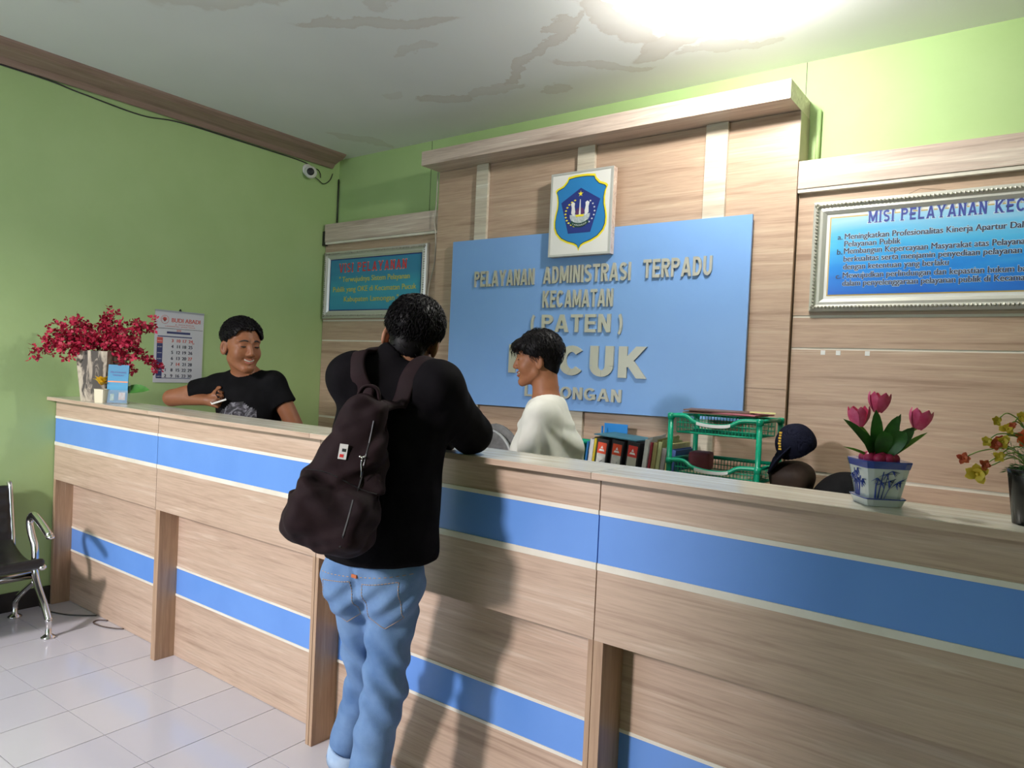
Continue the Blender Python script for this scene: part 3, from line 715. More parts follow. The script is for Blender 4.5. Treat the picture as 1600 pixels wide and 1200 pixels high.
# --- birch-look vase with red blossom sprays
VX, VY = .425, -1.905
t = thing('flower_vase', 'tall square birch-bark vase with a wide spray of crimson blossoms, at the green wall', 'vase', (VX, VY, ZT))
vm = mottled('birch_bark', (.62, .56, .46), (.60, .54, .44), .7, 12)
N, L, b_ = nodes(vm); nz = noise_chain(vm, (1.5, 1.5, .5), 13, 5, .6, 1.0); r_ = ramp(vm, nz.outputs[0], [(.40, (.50, .44, .34)), (.50, (.33, .28, .22)), (.58, (.07, .06, .05))]); L.new(r_.outputs[0], b_.inputs['Base Color'])
bm = B(); sq_pot(bm, (VX, VY, 0), .073, .098, ZT + .0005, ZT + .272, .55, .008); obj('body', bm, vm, t, smooth=False)
crimson = mottled('crimson_petal', (.30, .005, .025), (.52, .012, .065), .6, 40)
dkg = mottled('dark_leaf', (.02, .05, .015), (.05, .10, .03), .6, 20)
rx, rn = Vector((.80, .60, 0)), Vector((-.6, .8, 0))
def spray(pts, n, spread, seed):
    rr = random.Random(seed); P_ = smoothpts([Vector((VX, VY, ZT + .25)) + rx * a + rn * c + Vector((0, 0, z)) for a, z, c in pts], 8)
    s = B(); tube(s, P_, .0018, 5); so = obj('stem', s, dkg, t, smooth=True)
    bm = B()
    for i in range(int(n * 1.35)):
        p = P_[int((.25 + .75 * rr.random() ** .8) * (len(P_) - 1))]
        q = p + Vector([rr.gauss(0, spread) for _ in range(3)])
        q.x = max(q.x, .012)
        R_ = Matrix.Rotation(rr.random() * 6, 3, Vector([rr.gauss(0, 1) for _ in range(3)]).normalized()); s_ = rr.uniform(.013, .020)
        for k in range(3):
            a = k * 2.1; u = R_ @ Vector((math.cos(a), math.sin(a), .45)); v_ = R_ @ Vector((-math.sin(a), math.cos(a), 0))
            w_ = [bm.verts.new(q), bm.verts.new(q + u * s_ * .6 + v_ * s_ * .55), bm.verts.new(q + u * s_ * 1.25), bm.verts.new(q + u * s_ * .6 - v_ * s_ * .55)]
            bm.faces.new(w_)
    obj('blossoms', bm, crimson, so, kind='stuff')
for i, (pts, n, sp_) in enumerate([
    ([(0, 0, 0), (-.08, .09, 0), (-.20, .06, -.05), (-.33, -.01, -.08)], 85, .022), ([(0, 0, 0), (-.06, .10, .03), (-.12, .15, .03), (-.17, .17, .0)], 60, .022),
    ([(0, 0, 0), (-.04, .06, -.05), (-.09, .04, -.08), (-.13, -.0, -.1)], 70, .026), ([(0, 0, 0), (0, .10, 0), (.02, .17, 0), (.04, .225, 0)], 60, .020),
    ([(0, 0, 0), (.06, .12, 0), (.15, .15, 0), (.24, .17, .02)], 85, .024), ([(0, 0, 0), (.06, .07, -.04), (.13, .08, -.06), (.20, .08, -.05)], 80, .028),
    ([(0, 0, 0), (.10, .09, 0), (.19, .03, 0), (.30, -.065, .01)], 75, .018), ([(0, 0, 0), (.07, .06, -.05), (.13, .02, -.08), (.21, -.07, -.09)], 55, .018),
    ([(0, 0, 0), (-.12, .07, -.04), (-.18, .11, -.05), (-.26, .08, -.06)], 65, .024), ([(0, 0, 0), (.02, .05, -.04), (.0, .08, -.06), (-.05, .09, -.08)], 60, .03)]): spray(pts, n, sp_, i)
# --- small pot with yellow flower
px_, py_ = .568, -1.955
t = thing('flower_pot', 'small cream pot with a yellow flower in front of the birch-bark vase', 'flower pot', (px_, py_, ZT))
bm = B(); sq_pot(bm, (px_, py_, 0), .030, .034, ZT + .0005, ZT + .072, .3, .004); obj('pot', bm, mat('cream_glaze', (.72, .66, .50), .35), t)
yp_ = mottled('yellow_petal', (.75, .42, .01), (.80, .55, .03), .55, 30); bm = B()
for k in range(11):
    a = k * 2.4; u = Vector((math.cos(a), math.sin(a), .25 + .5 * (k % 3))).normalized(); c0 = Vector((px_ - .012, py_ - .006, ZT + .092))
    leaf(bm, c0, c0 + u * (.052 + .005 * (k % 3)), .017, .006, u.cross(Vector((0, 0, 1))).cross(u), 4)
obj('flower', bm, yp_, t, smooth=True)
bm = B(); leaf(bm, (.62, -1.885, ZT + .065), (.745, -1.80, ZT + .075), .030, .012, (.45, -.6, .6)); leaf(bm, (px_, py_ + .02, ZT + .065), (.615, -1.88, ZT + .13), .018, .006, (.5, -.7, .4)); leaf(bm, (px_, py_ + .02, ZT + .06), (.64, -1.87, ZT + .07), .012, .01, (.5, -.7, .5))
obj('leaves', bm, mottled('green_leaf', (.03, .13, .02), (.06, .22, .035), .45, 25), t, smooth=True)
# --- brochure in acrylic stand
t = thing('brochure_stand', 'clear acrylic stand holding a blue folded brochure beside the small cream pot', 'brochure stand', (.63, -1.915, ZT))
A_ = Vector((.592, -1.95, ZT)); d_ = Vector((.80, .60, 0)); n_ = Vector((.6, -.8, 0)); up_ = Vector((-.035, .05, 1)).normalized()
acr = mat('clear_acrylic', (.92, .95, .95), .06, trans=.95, ior=1.45)
def slab(nm, o0, w_, h_, th, m, par, off=0., zo=0., **k):
    bm = B(); p = A_ + d_ * o0 + n_ * off + up_ * zo; prism(bm, [p, p + d_ * w_, p + d_ * w_ + up_ * h_, p + up_ * h_], n_, th); bmesh.ops.recalc_face_normals(bm, faces=bm.faces); return obj(nm, bm, m, par, **k)
slab('holder_back', -.003, .118, .11, .002, acr, t, -.010, .001); slab('holder_front', -.003, .118, .070, .002, acr, t, .008, .001); slab('holder_foot', -.003, .118, .002, .03, acr, t, -.010, .0005)
slab('brochure', 0, .108, .200, .004, grad_mat('brochure_print', [(0, (.10, .25, .40)), (.35, (.03, .22, .40)), (.6, (.05, .28, .48)), (1, (.03, .20, .36))], 2, 0, .2, .3), t, 0, .004, label='blue brochure')
slab('print_band', .002, .104, .006, .0004, mat('print_orange', (.80, .22, .04), .4), t, .004, .112)
slab('print_photo', .064, .034, .040, .0004, mottled('print_portrait', (.65, .45, .38), (.75, .72, .70), .4, 60), t, .004, .02); slab('print_photo', .02, .02, .035, .0004, mottled('print_scene', (.20, .40, .20), (.6, .68, .66), .4, 60), t, .004, .015)
text('text_line', 'PELAYANAN', A_ + d_ * .014 + n_ * .0042 + up_ * .160, d_, up_, .009, .080, .0004, navy, t, .02)
text('text_line', 'TERPADU', A_ + d_ * .024 + n_ * .0042 + up_ * .145, d_, up_, .008, .058, .0004, navy, t, .02)

# --- tulips in porcelain
def petal_cup(bm, c, ax, r, h, n=6, open_=.1):
    ax = Vector(ax).normalized(); u0, v0 = frame_of(ax); c = Vector(c)
    for k in range(n):
        a = 2 * PI * k / n + (.5 if k % 2 else 0) * .3; rr = r * (.94 if k % 2 else 1.03); rows = []
        for i in range(6):
            s = i / 5; rad = rr * (math.sin(PI * (.12 + .55 * s)) ** .9) * (1 + open_ * s * s); wd = (2 * PI / n) * .62 * (1 - .0 * s) * (1 if s < .6 else 1 - ((s - .6) / .4) ** 2 * .85)
            row = []
            for j in (-1, 0, 1):
                b_a = a + wd * j; q = rad * (1.0 if j else 1.06)
                row.append(bm.verts.new(c + (u0 * math.cos(b_a) + v0 * math.sin(b_a)) * q + ax * h * (s - (.03 if j else 0))))
            rows.append(row)
        for x, y in zip(rows, rows[1:]):
            for j in (0, 1): bm.faces.new((x[j], x[j + 1], y[j + 1], y[j]))
TX_, TY_ = 4.253, -1.888
t = thing('tulip_pot', 'square blue and white porcelain pot with three pink tulips on the counter', 'flower pot', (TX_, TY_, ZT))
porc = mat('porcelain', (.66, .69, .70), .15, coat=.5); cob = mat('cobalt_glaze', (.04, .07, .34), .18, coat=.4)
rz = .62
bm = B(); lathe(bm, [(.040, ZT + .0005), (.0455, ZT + .016), (.047, ZT + .018), (.043, ZT + .019), (.037, ZT + .008), (0, ZT + .008)], (TX_, TY_, 0), 32, 9, rz); so = obj('saucer', bm, porc, t, label='white saucer with a blue rim')
bm = B(); lathe(bm, [(.0462, ZT + .0162), (.0474, ZT + .0185), (.0468, ZT + .0192), (.0455, ZT + .0185)], (TX_, TY_, 0), 32, 9, rz); obj('rim_line', bm, cob, so)
zb_, zt_ = ZT + .0085, ZT + .100
bm = B(); lathe(bm, [(.036, zb_), (.0525, zt_), (.0535, zt_ + .002), (.0485, zt_), (.047, zt_ - .012), (0, zt_ - .012)], (TX_, TY_, 0), 32, 9, rz); po = obj('pot', bm, porc, t, label='white glazed pot')
bm = B(); lathe(bm, [(.0509, zt_ - .014), (.0541, zt_ - .0005), (.0541, zt_ + .0025), (.051, zt_ + .0022)], (TX_, TY_, 0), 32, 9, rz); obj('rim_line', bm, cob, po, label='blue rim')
# bamboo painted on the face towards the room (brush strokes lying on the glaze)
bm = B(); rr = random.Random(3)
Rz = ROT(rz)
def facept(u, v, f):           # u -1..1 across, v 0..1 up, f face index
    r = (.036 + (.0525 - .036) * v) * 1.004 + .0006; p = Vector((u * r * .93, -r, 0)); p = ROT(f * PI / 2) @ p
    return Vector((TX_, TY_, zb_ + (zt_ - zb_) * v)) + Rz @ p
for f in (0, 1, 2, 3):
    def stroke(a, b, w0, w1):
        tube(bm, [facept(a[0] + (b[0] - a[0]) * k / 4, a[1] + (b[1] - a[1]) * k / 4, f) for k in range(5)], [(w0 * (1 - k / 4) + w1 * k / 4) * 1.5 for k in range(5)], 5, flat=.3)
    for a, b in (((-.5, .04), (-.25, .78)), ((-.30, .05), (.0, .72)), ((-.15, .05), (.35, .62)), ((-.65, .05), (-.6, .5))): stroke(a, b, .0016, .0010)
    for cx_, cy_ in ((-.55, .62), (-.1, .72), (.45, .50), (.15, .80), (-.3, .5), (.05, .55), (.62, .56)):
        for k in range(6):
            a = rr.uniform(-2.8, .6); stroke((cx_, cy_), (cx_ + .38 * math.cos(a), cy_ + .17 * math.sin(a)), .0020, .0003)
obj('painted_bamboo', bm, cob, po, kind='stuff', label='blue painted bamboo')
pink = mottled('pink_petal', (.72, .045, .17), (.85, .13, .29), .45, 45); pk2 = mat('pink_ball', (.50, .02, .10), .4)
lf = mottled('tulip_leaf', (.015, .075, .012), (.04, .16, .02), .4, 20); lf2 = mat('young_leaf', (.16, .33, .04), .45)
c0 = Vector((TX_, TY_, zt_ - .004)); bm = B()
for k in range(9):
    a = k * 2 * PI / 9; ball(bm, c0 + Vector((math.cos(a) * .030, math.sin(a) * .030, .010)), .0135, 10, 7, (1, 1, .95))
ball(bm, c0 + Vector((0, 0, .012)), .022, 10, 7); obj('petal_ring', bm, pk2, t, smooth=True, label='ring of pink petals at the rim')
def P3(a, z, c=0): return c0 + rx * a + rn * c + Vector((0, 0, z))
for (a, z, c, tilt) in ((-.050, .100, 0, (-.1, 0)), (-.004, .134, .01, (.12, 0)), (.084, .100, .0, (.25, 0))):
    s = B(); tube(s, smoothpts([P3(a * .15, .0), P3(a * .5, z * .5, c), P3(a, z - .018, c)], 6), .0022, 6); st_ = obj('stem', s, lf2, t, smooth=True)
    bm = B(); petal_cup(bm, P3(a, z - .020, c), rx * tilt[0] + Vector((0, 0, 1)), .0225, .046); obj('tulip_flower', bm, pink, st_, smooth=True)
for a0, z0, a, z, w_, c, b_ in ((0, 0, -.088, .092, .011, .0, .018), (-.01, 0, -.020, .118, .014, -.012, .01), (.0, 0, .028, .106, .016, -.015, .01), (.01, 0, .075, .080, .015, .0, .016), (.01, 0, .112, .070, .006, .01, .012), (.01, .02, .112, .098, .006, .02, .01),
                              (-.01, 0, -.060, .07, .013, -.02, .014), (0, 0, .04, .07, .02, -.03, .02), (0, 0, -.01, .07, .019, -.03, .02), (0, 0, .06, .11, .010, .03, .01), (0, 0, -.05, .09, .008, .02, .01), (0, 0, -.085, .03, .004, 0, .01)):
    bm = B(); leaf(bm, P3(a0, z0), P3(a, z, c), w_, b_, (.3, -.6, .5), 7); obj('leaf', bm, lf if w_ > .009 else lf2, t, smooth=True)

# --- black pot with orange and yellow flowers
QX, QY = 4.548, -1.893
t = thing('flower_pot', 'black pot with a spray of small orange and yellow flowers, right end of the counter', 'flower pot', (QX, QY, ZT))
bm = B(); lathe(bm, [(.040, ZT + .0005), (.052, ZT + .100), (.055, ZT + .112), (.052, ZT + .113), (.048, ZT + .100), (0, ZT + .098)], (QX, QY, 0), 28); obj('pot', bm, mat('black_glaze', (.004, .003, .004), .22), t, smooth=True)
q0 = Vector((QX, QY, ZT + .10)); flm = mottled('stem_green', (.12, .22, .03), (.22, .33, .05), .5, 25); fern = mottled('fern_green', (.03, .11, .02), (.07, .22, .04), .55, 30)
orange = mottled('orange_petal', (.70, .06, .02), (.85, .14, .03), .5, 40); yell = mottled('gold_petal', (.62, .42, .03), (.72, .55, .06), .5, 40); rust = mottled('rust_petal', (.45, .05, .03), (.60, .13, .04), .5, 40)
def Q3(a, z, c=0): return q0 + rx * a + rn * c + Vector((0, 0, z))
def bloom(c, r, m, par, seed, nm='flower_head'):
    rr = random.Random(seed); bm = B(); ax = Vector((rr.uniform(-.2, .9), -1, rr.uniform(-.3, .6))).normalized(); u, v = frame_of(ax)
    for ring, (k_, cup) in enumerate(((5, .25), (4, .75))):
        for k in range(k_):
            a = 2 * PI * (k + ring * .5) / k_ + rr.random(); d = (u * math.cos(a) + v * math.sin(a) + ax * cup).normalized()
            leaf(bm, c, c + d * r * (1 - .25 * ring), r * .38, r * .1, ax, 4, .12)
    ball(bm, c + ax * r * .15, r * .18, 6, 4); return obj(nm, bm, m, par, smooth=True)
fl_ = [(-.045, .070, -.02, .020, 'o'), (-.005, .108, -.02, .018, 'o'), (.02, .075, -.03, .024, 'o'), (-.155, .030, 0, .014, 'r'), (-.118, .000, .01, .024, 'y'), (-.112, .018, .0, .013, 'r'), (-.092, .108, .0, .012, 'y'), (-.040, .120, .0, .013, 'y'), (-.062, .092, .01, .016, 'y'), (-.078, .068, .0, .016, 'y'), (-.092, .062, .0, .014, 'r'),
       (-.068, .064, .02, .016, 'r'), (-.110, .066, 0, .012, 'y'), (-.083, .036, .0, .013, 'y'), (-.058, .102, .0, .008, 'r'), (-.022, .096, -.01, .022, 'o'), (-.016, .082, -.02, .024, 'o'), (.010, .062, -.02, .026, 'o'), (-.032, .078, .0, .018, 'o'), (.012, .122, 0, .016, 'o'), (.03, .09, -.02, .02, 'o'), (.055, .06, 0, .02, 'y'), (.07, .1, 0, .016, 'o'), (-.01, .1, .02, .010, 'y')]
for i, (a, z, c, r, k) in enumerate(fl_):
    s = B(); tube(s, smoothpts([Q3(a * .08, 0), Q3(a * .35, z * .55 + .035, c), Q3(a * .75, z + .018, c), Q3(a, z, c)], 6), .0013, 5); so = obj('stem', s, flm, t, smooth=True)
    bloom(Q3(a, z, c), r, {'o': orange, 'y': yell, 'r': rust}[k], so, i)
rr = random.Random(9); bm = B()
for i in range(34):
    a = rr.uniform(-1, 1) * .075; z = rr.uniform(.0, .10); c = rr.uniform(-.05, .04)
    if i < 6: a, z, c = rr.uniform(.015, .05), rr.uniform(.12, .16), rr.uniform(-.01, .02)
    if i in (6, 7): a, z, c = -.045, .004 + .008 * (i - 6), 0
    P_ = smoothpts([Q3(0, 0), Q3(a * .5, z * .6 + .015, c), Q3(a, z, c)], 5); tube(bm, P_, .0008, 4)
    for p, q in zip(P_[3:], P_[4:]):
        d = (q - p).normalized(); u, v = frame_of(d)
        for k in range(4):
            w_ = u * math.cos(k * 1.57 + i) + v * math.sin(k * 1.57 + i); leaf(bm, q, q + (w_ + d * .7) * .014, .0010, .001, d, 2)
obj('ferny_foliage', bm, fern, t, kind='stuff')
for a, z, c, w_ in ((-.06, .075, 0, .004), (-.12, .048, 0, .0035), (-.10, .03, .02, .0035), (.04, .085, -.02, .006), (.01, .10, .02, .005), (-.03, .05, -.03, .006), (.06, .04, -.03, .006)):
    bm = B(); leaf(bm, Q3(0, 0), Q3(a, z, c), w_, .03, (0, 0, 1), 7); obj('leaf', bm, flm, t, smooth=True)

# ================================================================== CALENDAR on the green wall
t = thing('wall_calendar', 'white paper wall calendar with red heading and blue weekday column on the green wall', 'calendar', (.001, -1.25, 1.75))
cy0, cy1, cz0, cz1 = -1.412, -1.085, 1.283, 1.745
paper = mottled('calendar_paper', (.62, .64, .68), (.58, .60, .65), .5, 3)
bm = B(); n_s = 10
for i in range(n_s):
    z0, z1 = cz0 + (cz1 - cz0) * i / n_s, cz0 + (cz1 - cz0) * (i + 1) / n_s
    box(bm, .003, .0045, cy0, cy1, z0, z1)
bmesh.ops.remove_doubles(bm, verts=bm.verts, dist=1e-5)
obj('sheet', bx(.0025, .0045, cy0, cy1, cz0, cz1), paper, t)
obj('top_binding', bx(.0015, .007, cy0 - .001, cy1 + .001, cz1 - .008, cz1 + .002), mat('tin_binding', (.45, .47, .50), .35, .7), t, label='metal top binding')
bm = B(); tube(bm, smoothpts([(.002, -1.255, cz1), (.006, -1.25, cz1 + .014), (.002, -1.243, cz1)], 5), .0035, 6); obj('hanger', bm, M['black'], t)
Yd, Zd = (0, 1, 0), (0, 0, 1); CW, CHh = cy1 - cy0, cz1 - cz0; q = .0048
def crect(u0, u1, v0, v1, m, nm='print_block', d=.0, **k): return obj(nm, bx(q + d, q + d + .0003, cy0 + u0 * CW, cy0 + u1 * CW, cz1 - v1 * CHh, cz1 - v0 * CHh), m, t, **k)
cred = mat('calendar_red', (.62, .10, .08), .5); cblue = mat('calendar_blue', (.035, .045, .16), .5); cink = mat('calendar_ink', (.03, .035, .07), .5)
text('heading', 'BUDI ABADI', (q, cy0 + .33 * CW, cz1 - .155 * CHh), Yd, Zd, .026, .59 * CW, .0004, cred, t, .02)
text('subheading', 'JL. RAYA PUCUK', (q, cy0 + .40 * CW, cz1 - .195 * CHh), Yd, Zd, .007, .40 * CW, .0004, cred, t)
text('subheading', 'LAMONGAN - JAWA TIMUR', (q, cy0 + .20 * CW, cz1 - .222 * CHh), Yd, Zd, .006, .62 * CW, .0004, cred, t)
bm = B(); c_ = Vector((q, cy0 + .19 * CW, cz1 - .125 * CHh))
tube(bm, [c_ + Vector((0, math.cos(a) * .026, math.sin(a) * .026)) for a in np.linspace(0, 2 * PI, 25)[:-1]], .0010, 4, True)
for a, l in ((0, .016), (.6, .016), (-.6, .016), (1.2, .014), (-1.2, .014)):
    prism(bm, [c_ + Vector((0, -.002, -.012)), c_ + Vector((0, .002, -.012)), c_ + Vector((0, .004 + math.sin(a) * l, math.cos(a) * l)), c_ + Vector((0, -.004 + math.sin(a) * l, math.cos(a) * l))], (1, 0, 0), .0005)
obj('tree_logo', bm, cred, t, label='small red tree logo in a ring')
crect(.02, .98, .245, .25, M['cable'], 'print_line'); crect(.24, .72, .288, .318, cblue); crect(.06, .76, .352, .366, cblue); crect(.06, .76, .935, .943, cblue, 'print_line')
text('month', 'JUNI', (q, cy0 + .48 * CW, cz1 - .28 * CHh), Yd, Zd, .010, None, .0004, cred, t, .02, 'c')
crect(.05, .165, .375, .455, cred); crect(.05, .165, .457, .94, cblue)
for i, s in enumerate(['MINGGU', 'SENIN', 'SELASA', 'RABU', 'KAMIS', 'JUMAT', 'SABTU']): text('weekday', s, (q + .0004, cy0 + .108 * CW, cz1 - (.43 + .082 * i) * CHh), Yd, Zd, .005, .028, .0003, M['white'], t, .02, 'c')
rows_ = [['', '3', '10', '17', '24'], ['', '4', '11', '18', '25'], ['', '5', '12', '19', '26'], ['', '6', '13', '20', '27'], ['', '7', '14', '21', '28'], ['1', '8', '15', '22', '29'], ['2', '9', '16', '23', '30']]
for r, row in enumerate(rows_):
    for c, s in enumerate(row):
        if s: text('numeral', s, (q, cy0 + (.235 + .125 * c) * CW, cz1 - (.435 + .082 * r) * CHh), Yd, Zd, .020, None, .0004, cred if r == 0 or (r, c) in ((3, 4), (4, 2)) else cink, t, .03, 'c')
text('numeral', '31', (q, cy0 + .79 * CW, cz1 - .453 * CHh), Yd, Zd, .011, None, .0004, cred, t, .02, 'c')

# ================================================================== DESK BEHIND THE COUNTER and what is on it
DZ = .80
t = thing('back_desk', 'low tan desk along the back wall under the blue sign, mostly hidden by the counter', 'desk', (3.3, -.5, 0))
obj('desk_top', bx(2.45, 4.35, -.66, -.20, DZ - .025, DZ, .002), M['wood'], t)
for x in (2.46, 4.32): obj('side_panel', bx(x, x + .02, -.64, -.21, 0, DZ - .0255, .001), M['wood_up'], t)
obj('back_panel', bx(2.4805, 4.3195, -.24, -.225, .2, DZ - .0255), M['wood'], t)
def leaning(x, w, h, d, a, y=-.5, z=DZ + .001):     # a box leaning by a (radians, to +x) standing on its edge
    return Matrix.Rotation(a, 3, 'Y'), (x, y, z)
def file_box(nm, label, x, w, h, d, a, m, y=-.52, cat='file', group=None, parts=True, pages=None):
    R_ = Matrix.Rotation(a, 3, 'Y'); pv = Vector((x if a < 0 else x + w, y, DZ + .0008))
    t = thing(nm, label, cat, (x, y, DZ), group)
    def bb(x0, x1, y0, y1, z0, z1, bev=0): return bx(x0, x1, y0, y1, z0, z1, bev, R_, pv)
    z = DZ + .0008
    obj('cover', bb(x, x + .003, y, y + d, z, z + h, .0008), m, t); obj('cover', bb(x + w - .003, x + w, y, y + d, z, z + h, .0008), m, t)
    obj('spine', bb(x + .003, x + w - .003, y, y + .003, z, z + h, .0008), m, t)
    obj('paper_block', bb(x + .0035, x + w - .0035, y + .0035, y + d - .006, z + .004, z + h - .02), pages or M['paper'], t)
    return t, bb
M['paper'] = mottled('paper_white', (.72, .72, .68), (.60, .60, .56), .7, 30)
for i, (x, lab, lm) in enumerate(((2.700, 'leftmost of the three black box files behind the counter, orange and white label', 'w'), (2.785, 'middle of the three black box files behind the counter, orange and white label', 'w'), (2.872, 'rightmost of the three black box files behind the counter, red and grey label', 'g'))):
    t, bb = file_box('box_file', lab, x, .066, .335, .275, .10, M['black'], group='black box files on the desk')
    lo_, hi_ = x + .008, x + .058; z = DZ
    obj('label', bb(lo_, hi_, -.5212, -.5202, z + .03, z + .262), mottled('label_white', (.62, .62, .58), (.42, .44, .42), .5, 30) if lm == 'w' else mat('label_grey', (.42, .42, .36), .5), t, label='pale label')
    obj('label_band', bb(lo_, hi_, -.5214, -.5203, z + .262, z + .318), mat('label_orange' if i < 2 else 'label_red', (.68, .07, .02) if i < 2 else (.6, .04, .03), .5), t, label='orange band of the label')
    sc_b = B(); R_ = Matrix.Rotation(.10, 3, 'Y'); pv = Vector((x + .066, -.52, DZ)); rr = random.Random(i)
    if lm == 'w':
        pts = [Vector((lo_ + .025 + .010 * math.sin(k * 1.9 + i), -.5215, z + .08 + .15 * k / 14)) for k in range(15)]
        tube(sc_b, [pv + R_ @ (p - pv) for p in smoothpts(pts, 4)], .0012, 4); obj('handwriting', sc_b, cink, t)
    wm = B(); p = pv + R_ @ (Vector((x + .033, -.5216, z + .275)) - pv); u = R_ @ Vector((0, 0, 1)); s_ = R_ @ Vector((1, 0, 0))
    prism(wm, [p - s_ * .016, p + s_ * .016, p + s_ * .011 + u * .010, p - s_ * .011 + u * .010], (0, -1, 0), .0006); prism(wm, [p - s_ * .007 + u * .014, p + s_ * .007 + u * .014, p + u * .028], (0, -1, 0), .0006); obj('label_mark', wm, wht, t)
file_box('folder', 'upright bright blue folder, the tallest one on the desk behind the counter', 2.628, .006, .385, .012, 0, mat('folder_blue', (.01, .22, .62), .4), cat='folder', y=-.30)[0]
bm = bx(2.615, 2.755, -.245, -.238, DZ + .001, DZ + .40, .002); obj('clipboard', bm, bpy.data.materials['folder_blue'], label='bright blue board standing behind the box files', cat='board')
specs = [('folder', 'thin blue folder at the left end of the row of files', 2.632, .010, .315, .02, (.01, .16, .45), .095), ('paper_bundle', 'bundle of loose white papers left of the yellow file', 2.650, .022, .33, .02, (.66, .67, .68), .095),
         ('folder', 'folder with a bright yellow cover just left of the black box files', 2.674, .012, .335, .02, (.72, .55, .02), .095), ('folder', 'lime green folder touching the leftmost black box file', 2.689, .008, .318, .02, (.30, .42, .03), .095),
         ('paper_bundle', 'crumpled white papers right of the red and grey labelled box file', 2.955, .022, .355, .03, (.66, .67, .66), .095), ('folder', 'maroon folder among the papers right of the box files', 2.985, .012, .345, .03, (.28, .02, .04), .095),
         ('paper_bundle', 'olive bundle of worn papers right of the maroon folder', 3.002, .020, .345, .03, (.34, .30, .12), .095), ('paper_bundle', 'yellowish green bundle of worn papers between the olive and grey ones', 3.027, .018, .350, .03, (.42, .45, .22), .095),
         ('folder', 'grey folder left of the pale yellow one', 3.050, .022, .320, .03, (.30, .28, .28), .095), ('folder', 'pale yellow folder next to the purple and blue one', 3.076, .012, .345, .03, (.62, .58, .25), .095), ('folder', 'blue folder at the right end of the row of files, against the green rack', 3.094, .026, .318, .03, (.06, .13, .40), .095)]
for nm, lab, x, w_, h_, e, c, a in specs:
    mm = mottled('cover_' + lab.split()[0] + str(int(x * 1000)), c, tuple(v * .8 for v in c), .5, 30); tt, bb = file_box(nm, lab, x, w_, h_, .24, a, mm, cat=nm.replace('_', ' '), y=-.50, pages=mm if nm == 'paper_bundle' else None)
    if nm == 'paper_bundle':
        cb = B(); rr = random.Random(x)
        for k in range(5):
            p = [Vector((x + w_ * k / 4 + rr.uniform(-.01, .01) + a * .3, -.50 + rr.uniform(0, .02), DZ + h_ * .80)), Vector((x + w_ * k / 4 + .012 + a * .3, -.50 + .15, DZ + h_ * .8))]
            prism(cb, [p[0], p[1], p[1] + Vector((.014, rr.uniform(0, .02), h_ * .2 + rr.uniform(.0, .03))), p[0] + Vector((.012, 0, h_ * .2 + rr.uniform(-.02, .02)))], (1, 0, 0), .0008)
        obj('loose_sheets', cb, mm, tt)
obj('paper_sheet', bx(2.70, 2.94, -.50, -.28, DZ + .3462, DZ + .352, .001, Matrix.Rotation(.06, 3, 'Y')), mottled('teal_cover', (.03, .12, .17), (.05, .2, .26), .5, 12), label='dark teal folder lying across the black box files', cat='folder')

# --- green plastic rack
t = thing('plastic_rack', 'green plastic stacking rack with open front trays, behind the counter', 'rack', (3.375, -.45, DZ))
gm = mottled('green_plastic', (.0, .27, .15), (.0, .31, .17), .28, 6)
X0, X1, Y0, Y1 = 3.165, 3.572, -.605, -.305
for x in (X0, X1):
    for y in (Y0, Y1):
        bm = B(); tube(bm, [(x, y, DZ + .001), (x, y, 1.288)], .0125, 10)
        for z in (.882, 1.082, 1.288): lathe(bm, [(.013, z - .016), (.0165, z - .012), (.0165, z + .008), (.012, z + .013), (0, z + .014)], (x, y, 0), 12)
        obj('post', bm, gm, t, smooth=True)
lab_m = mat('rack_label', (.75, .78, .76), .4)
for k, z in enumerate((.885, 1.085, 1.290)):
    bm = B(); r_ = .009
    dip = .034
    front = smoothpts([(X0, Y0, z), (X0 + .07, Y0, z), (X0 + .12, Y0 - .012, z - dip * .7), (X0 + .20, Y0 - .018, z - dip), (X1 - .13, Y0 - .014, z - dip * .85), (X1 - .08, Y0 - .003, z - .004), (X1, Y0, z)], 6)
    tube(bm, front, r_ * 1.25, 8, flat=.9); tube(bm, [(X0, Y1, z), (X1, Y1, z)], r_, 8); tube(bm, [(X0, Y0, z), (X0, Y1, z)], r_, 8); tube(bm, [(X1, Y0, z), (X1, Y1, z)], r_, 8)
    tr = obj('tray_rim', bm, gm, t, smooth=True)
    mb = B(); zb = z - .075
    i0, i1, j0, j1 = X0 + .02, X1 - .02, Y0 + .02, Y1 - .015
    for i in range(25):
        x = i0 + (i1 - i0) * i / 24; tube(mb, [(x, j0, z - .03 if abs(i - 12) < 8 else z - .006), (x, j0 + .004, zb), (x, j1 - .004, zb), (x, j1, z)], .0018, 4)
    for j in range(14):
        y = j0 + (j1 - j0) * j / 13; tube(mb, [(i0, y, z), (i0 + .004, y, zb), (i1 - .004, y, zb), (i1, y, z)], .0018, 4)
    for dz in (.0, .022, .044):
        s = .004 * (1 - dz / .075)
        tube(mb, [(i0 + s, j0 + s, zb + dz), (i1 - s, j0 + s, zb + dz), (i1 - s, j1 - s, zb + dz), (i0 + s, j1 - s, zb + dz)], .0020 if dz else .004, 4, True)
    obj('tray_mesh', mb, gm, t, kind='stuff', label='open lattice of the tray')
    lb = B(); P_ = [p + Vector((0, -.0118, 0)) for p in front if X0 + .125 < p.x < X1 - .12]
    for a, b_ in zip(P_, P_[1:]): prism(lb, [a + Vector((0, 0, -.007)), b_ + Vector((0, 0, -.007)), b_ + Vector((0, 0, .007)), a + Vector((0, 0, .007))], (0, -1, 0), .0008)
    obj('label_strip', lb, lab_m, tr, label='white sticker')
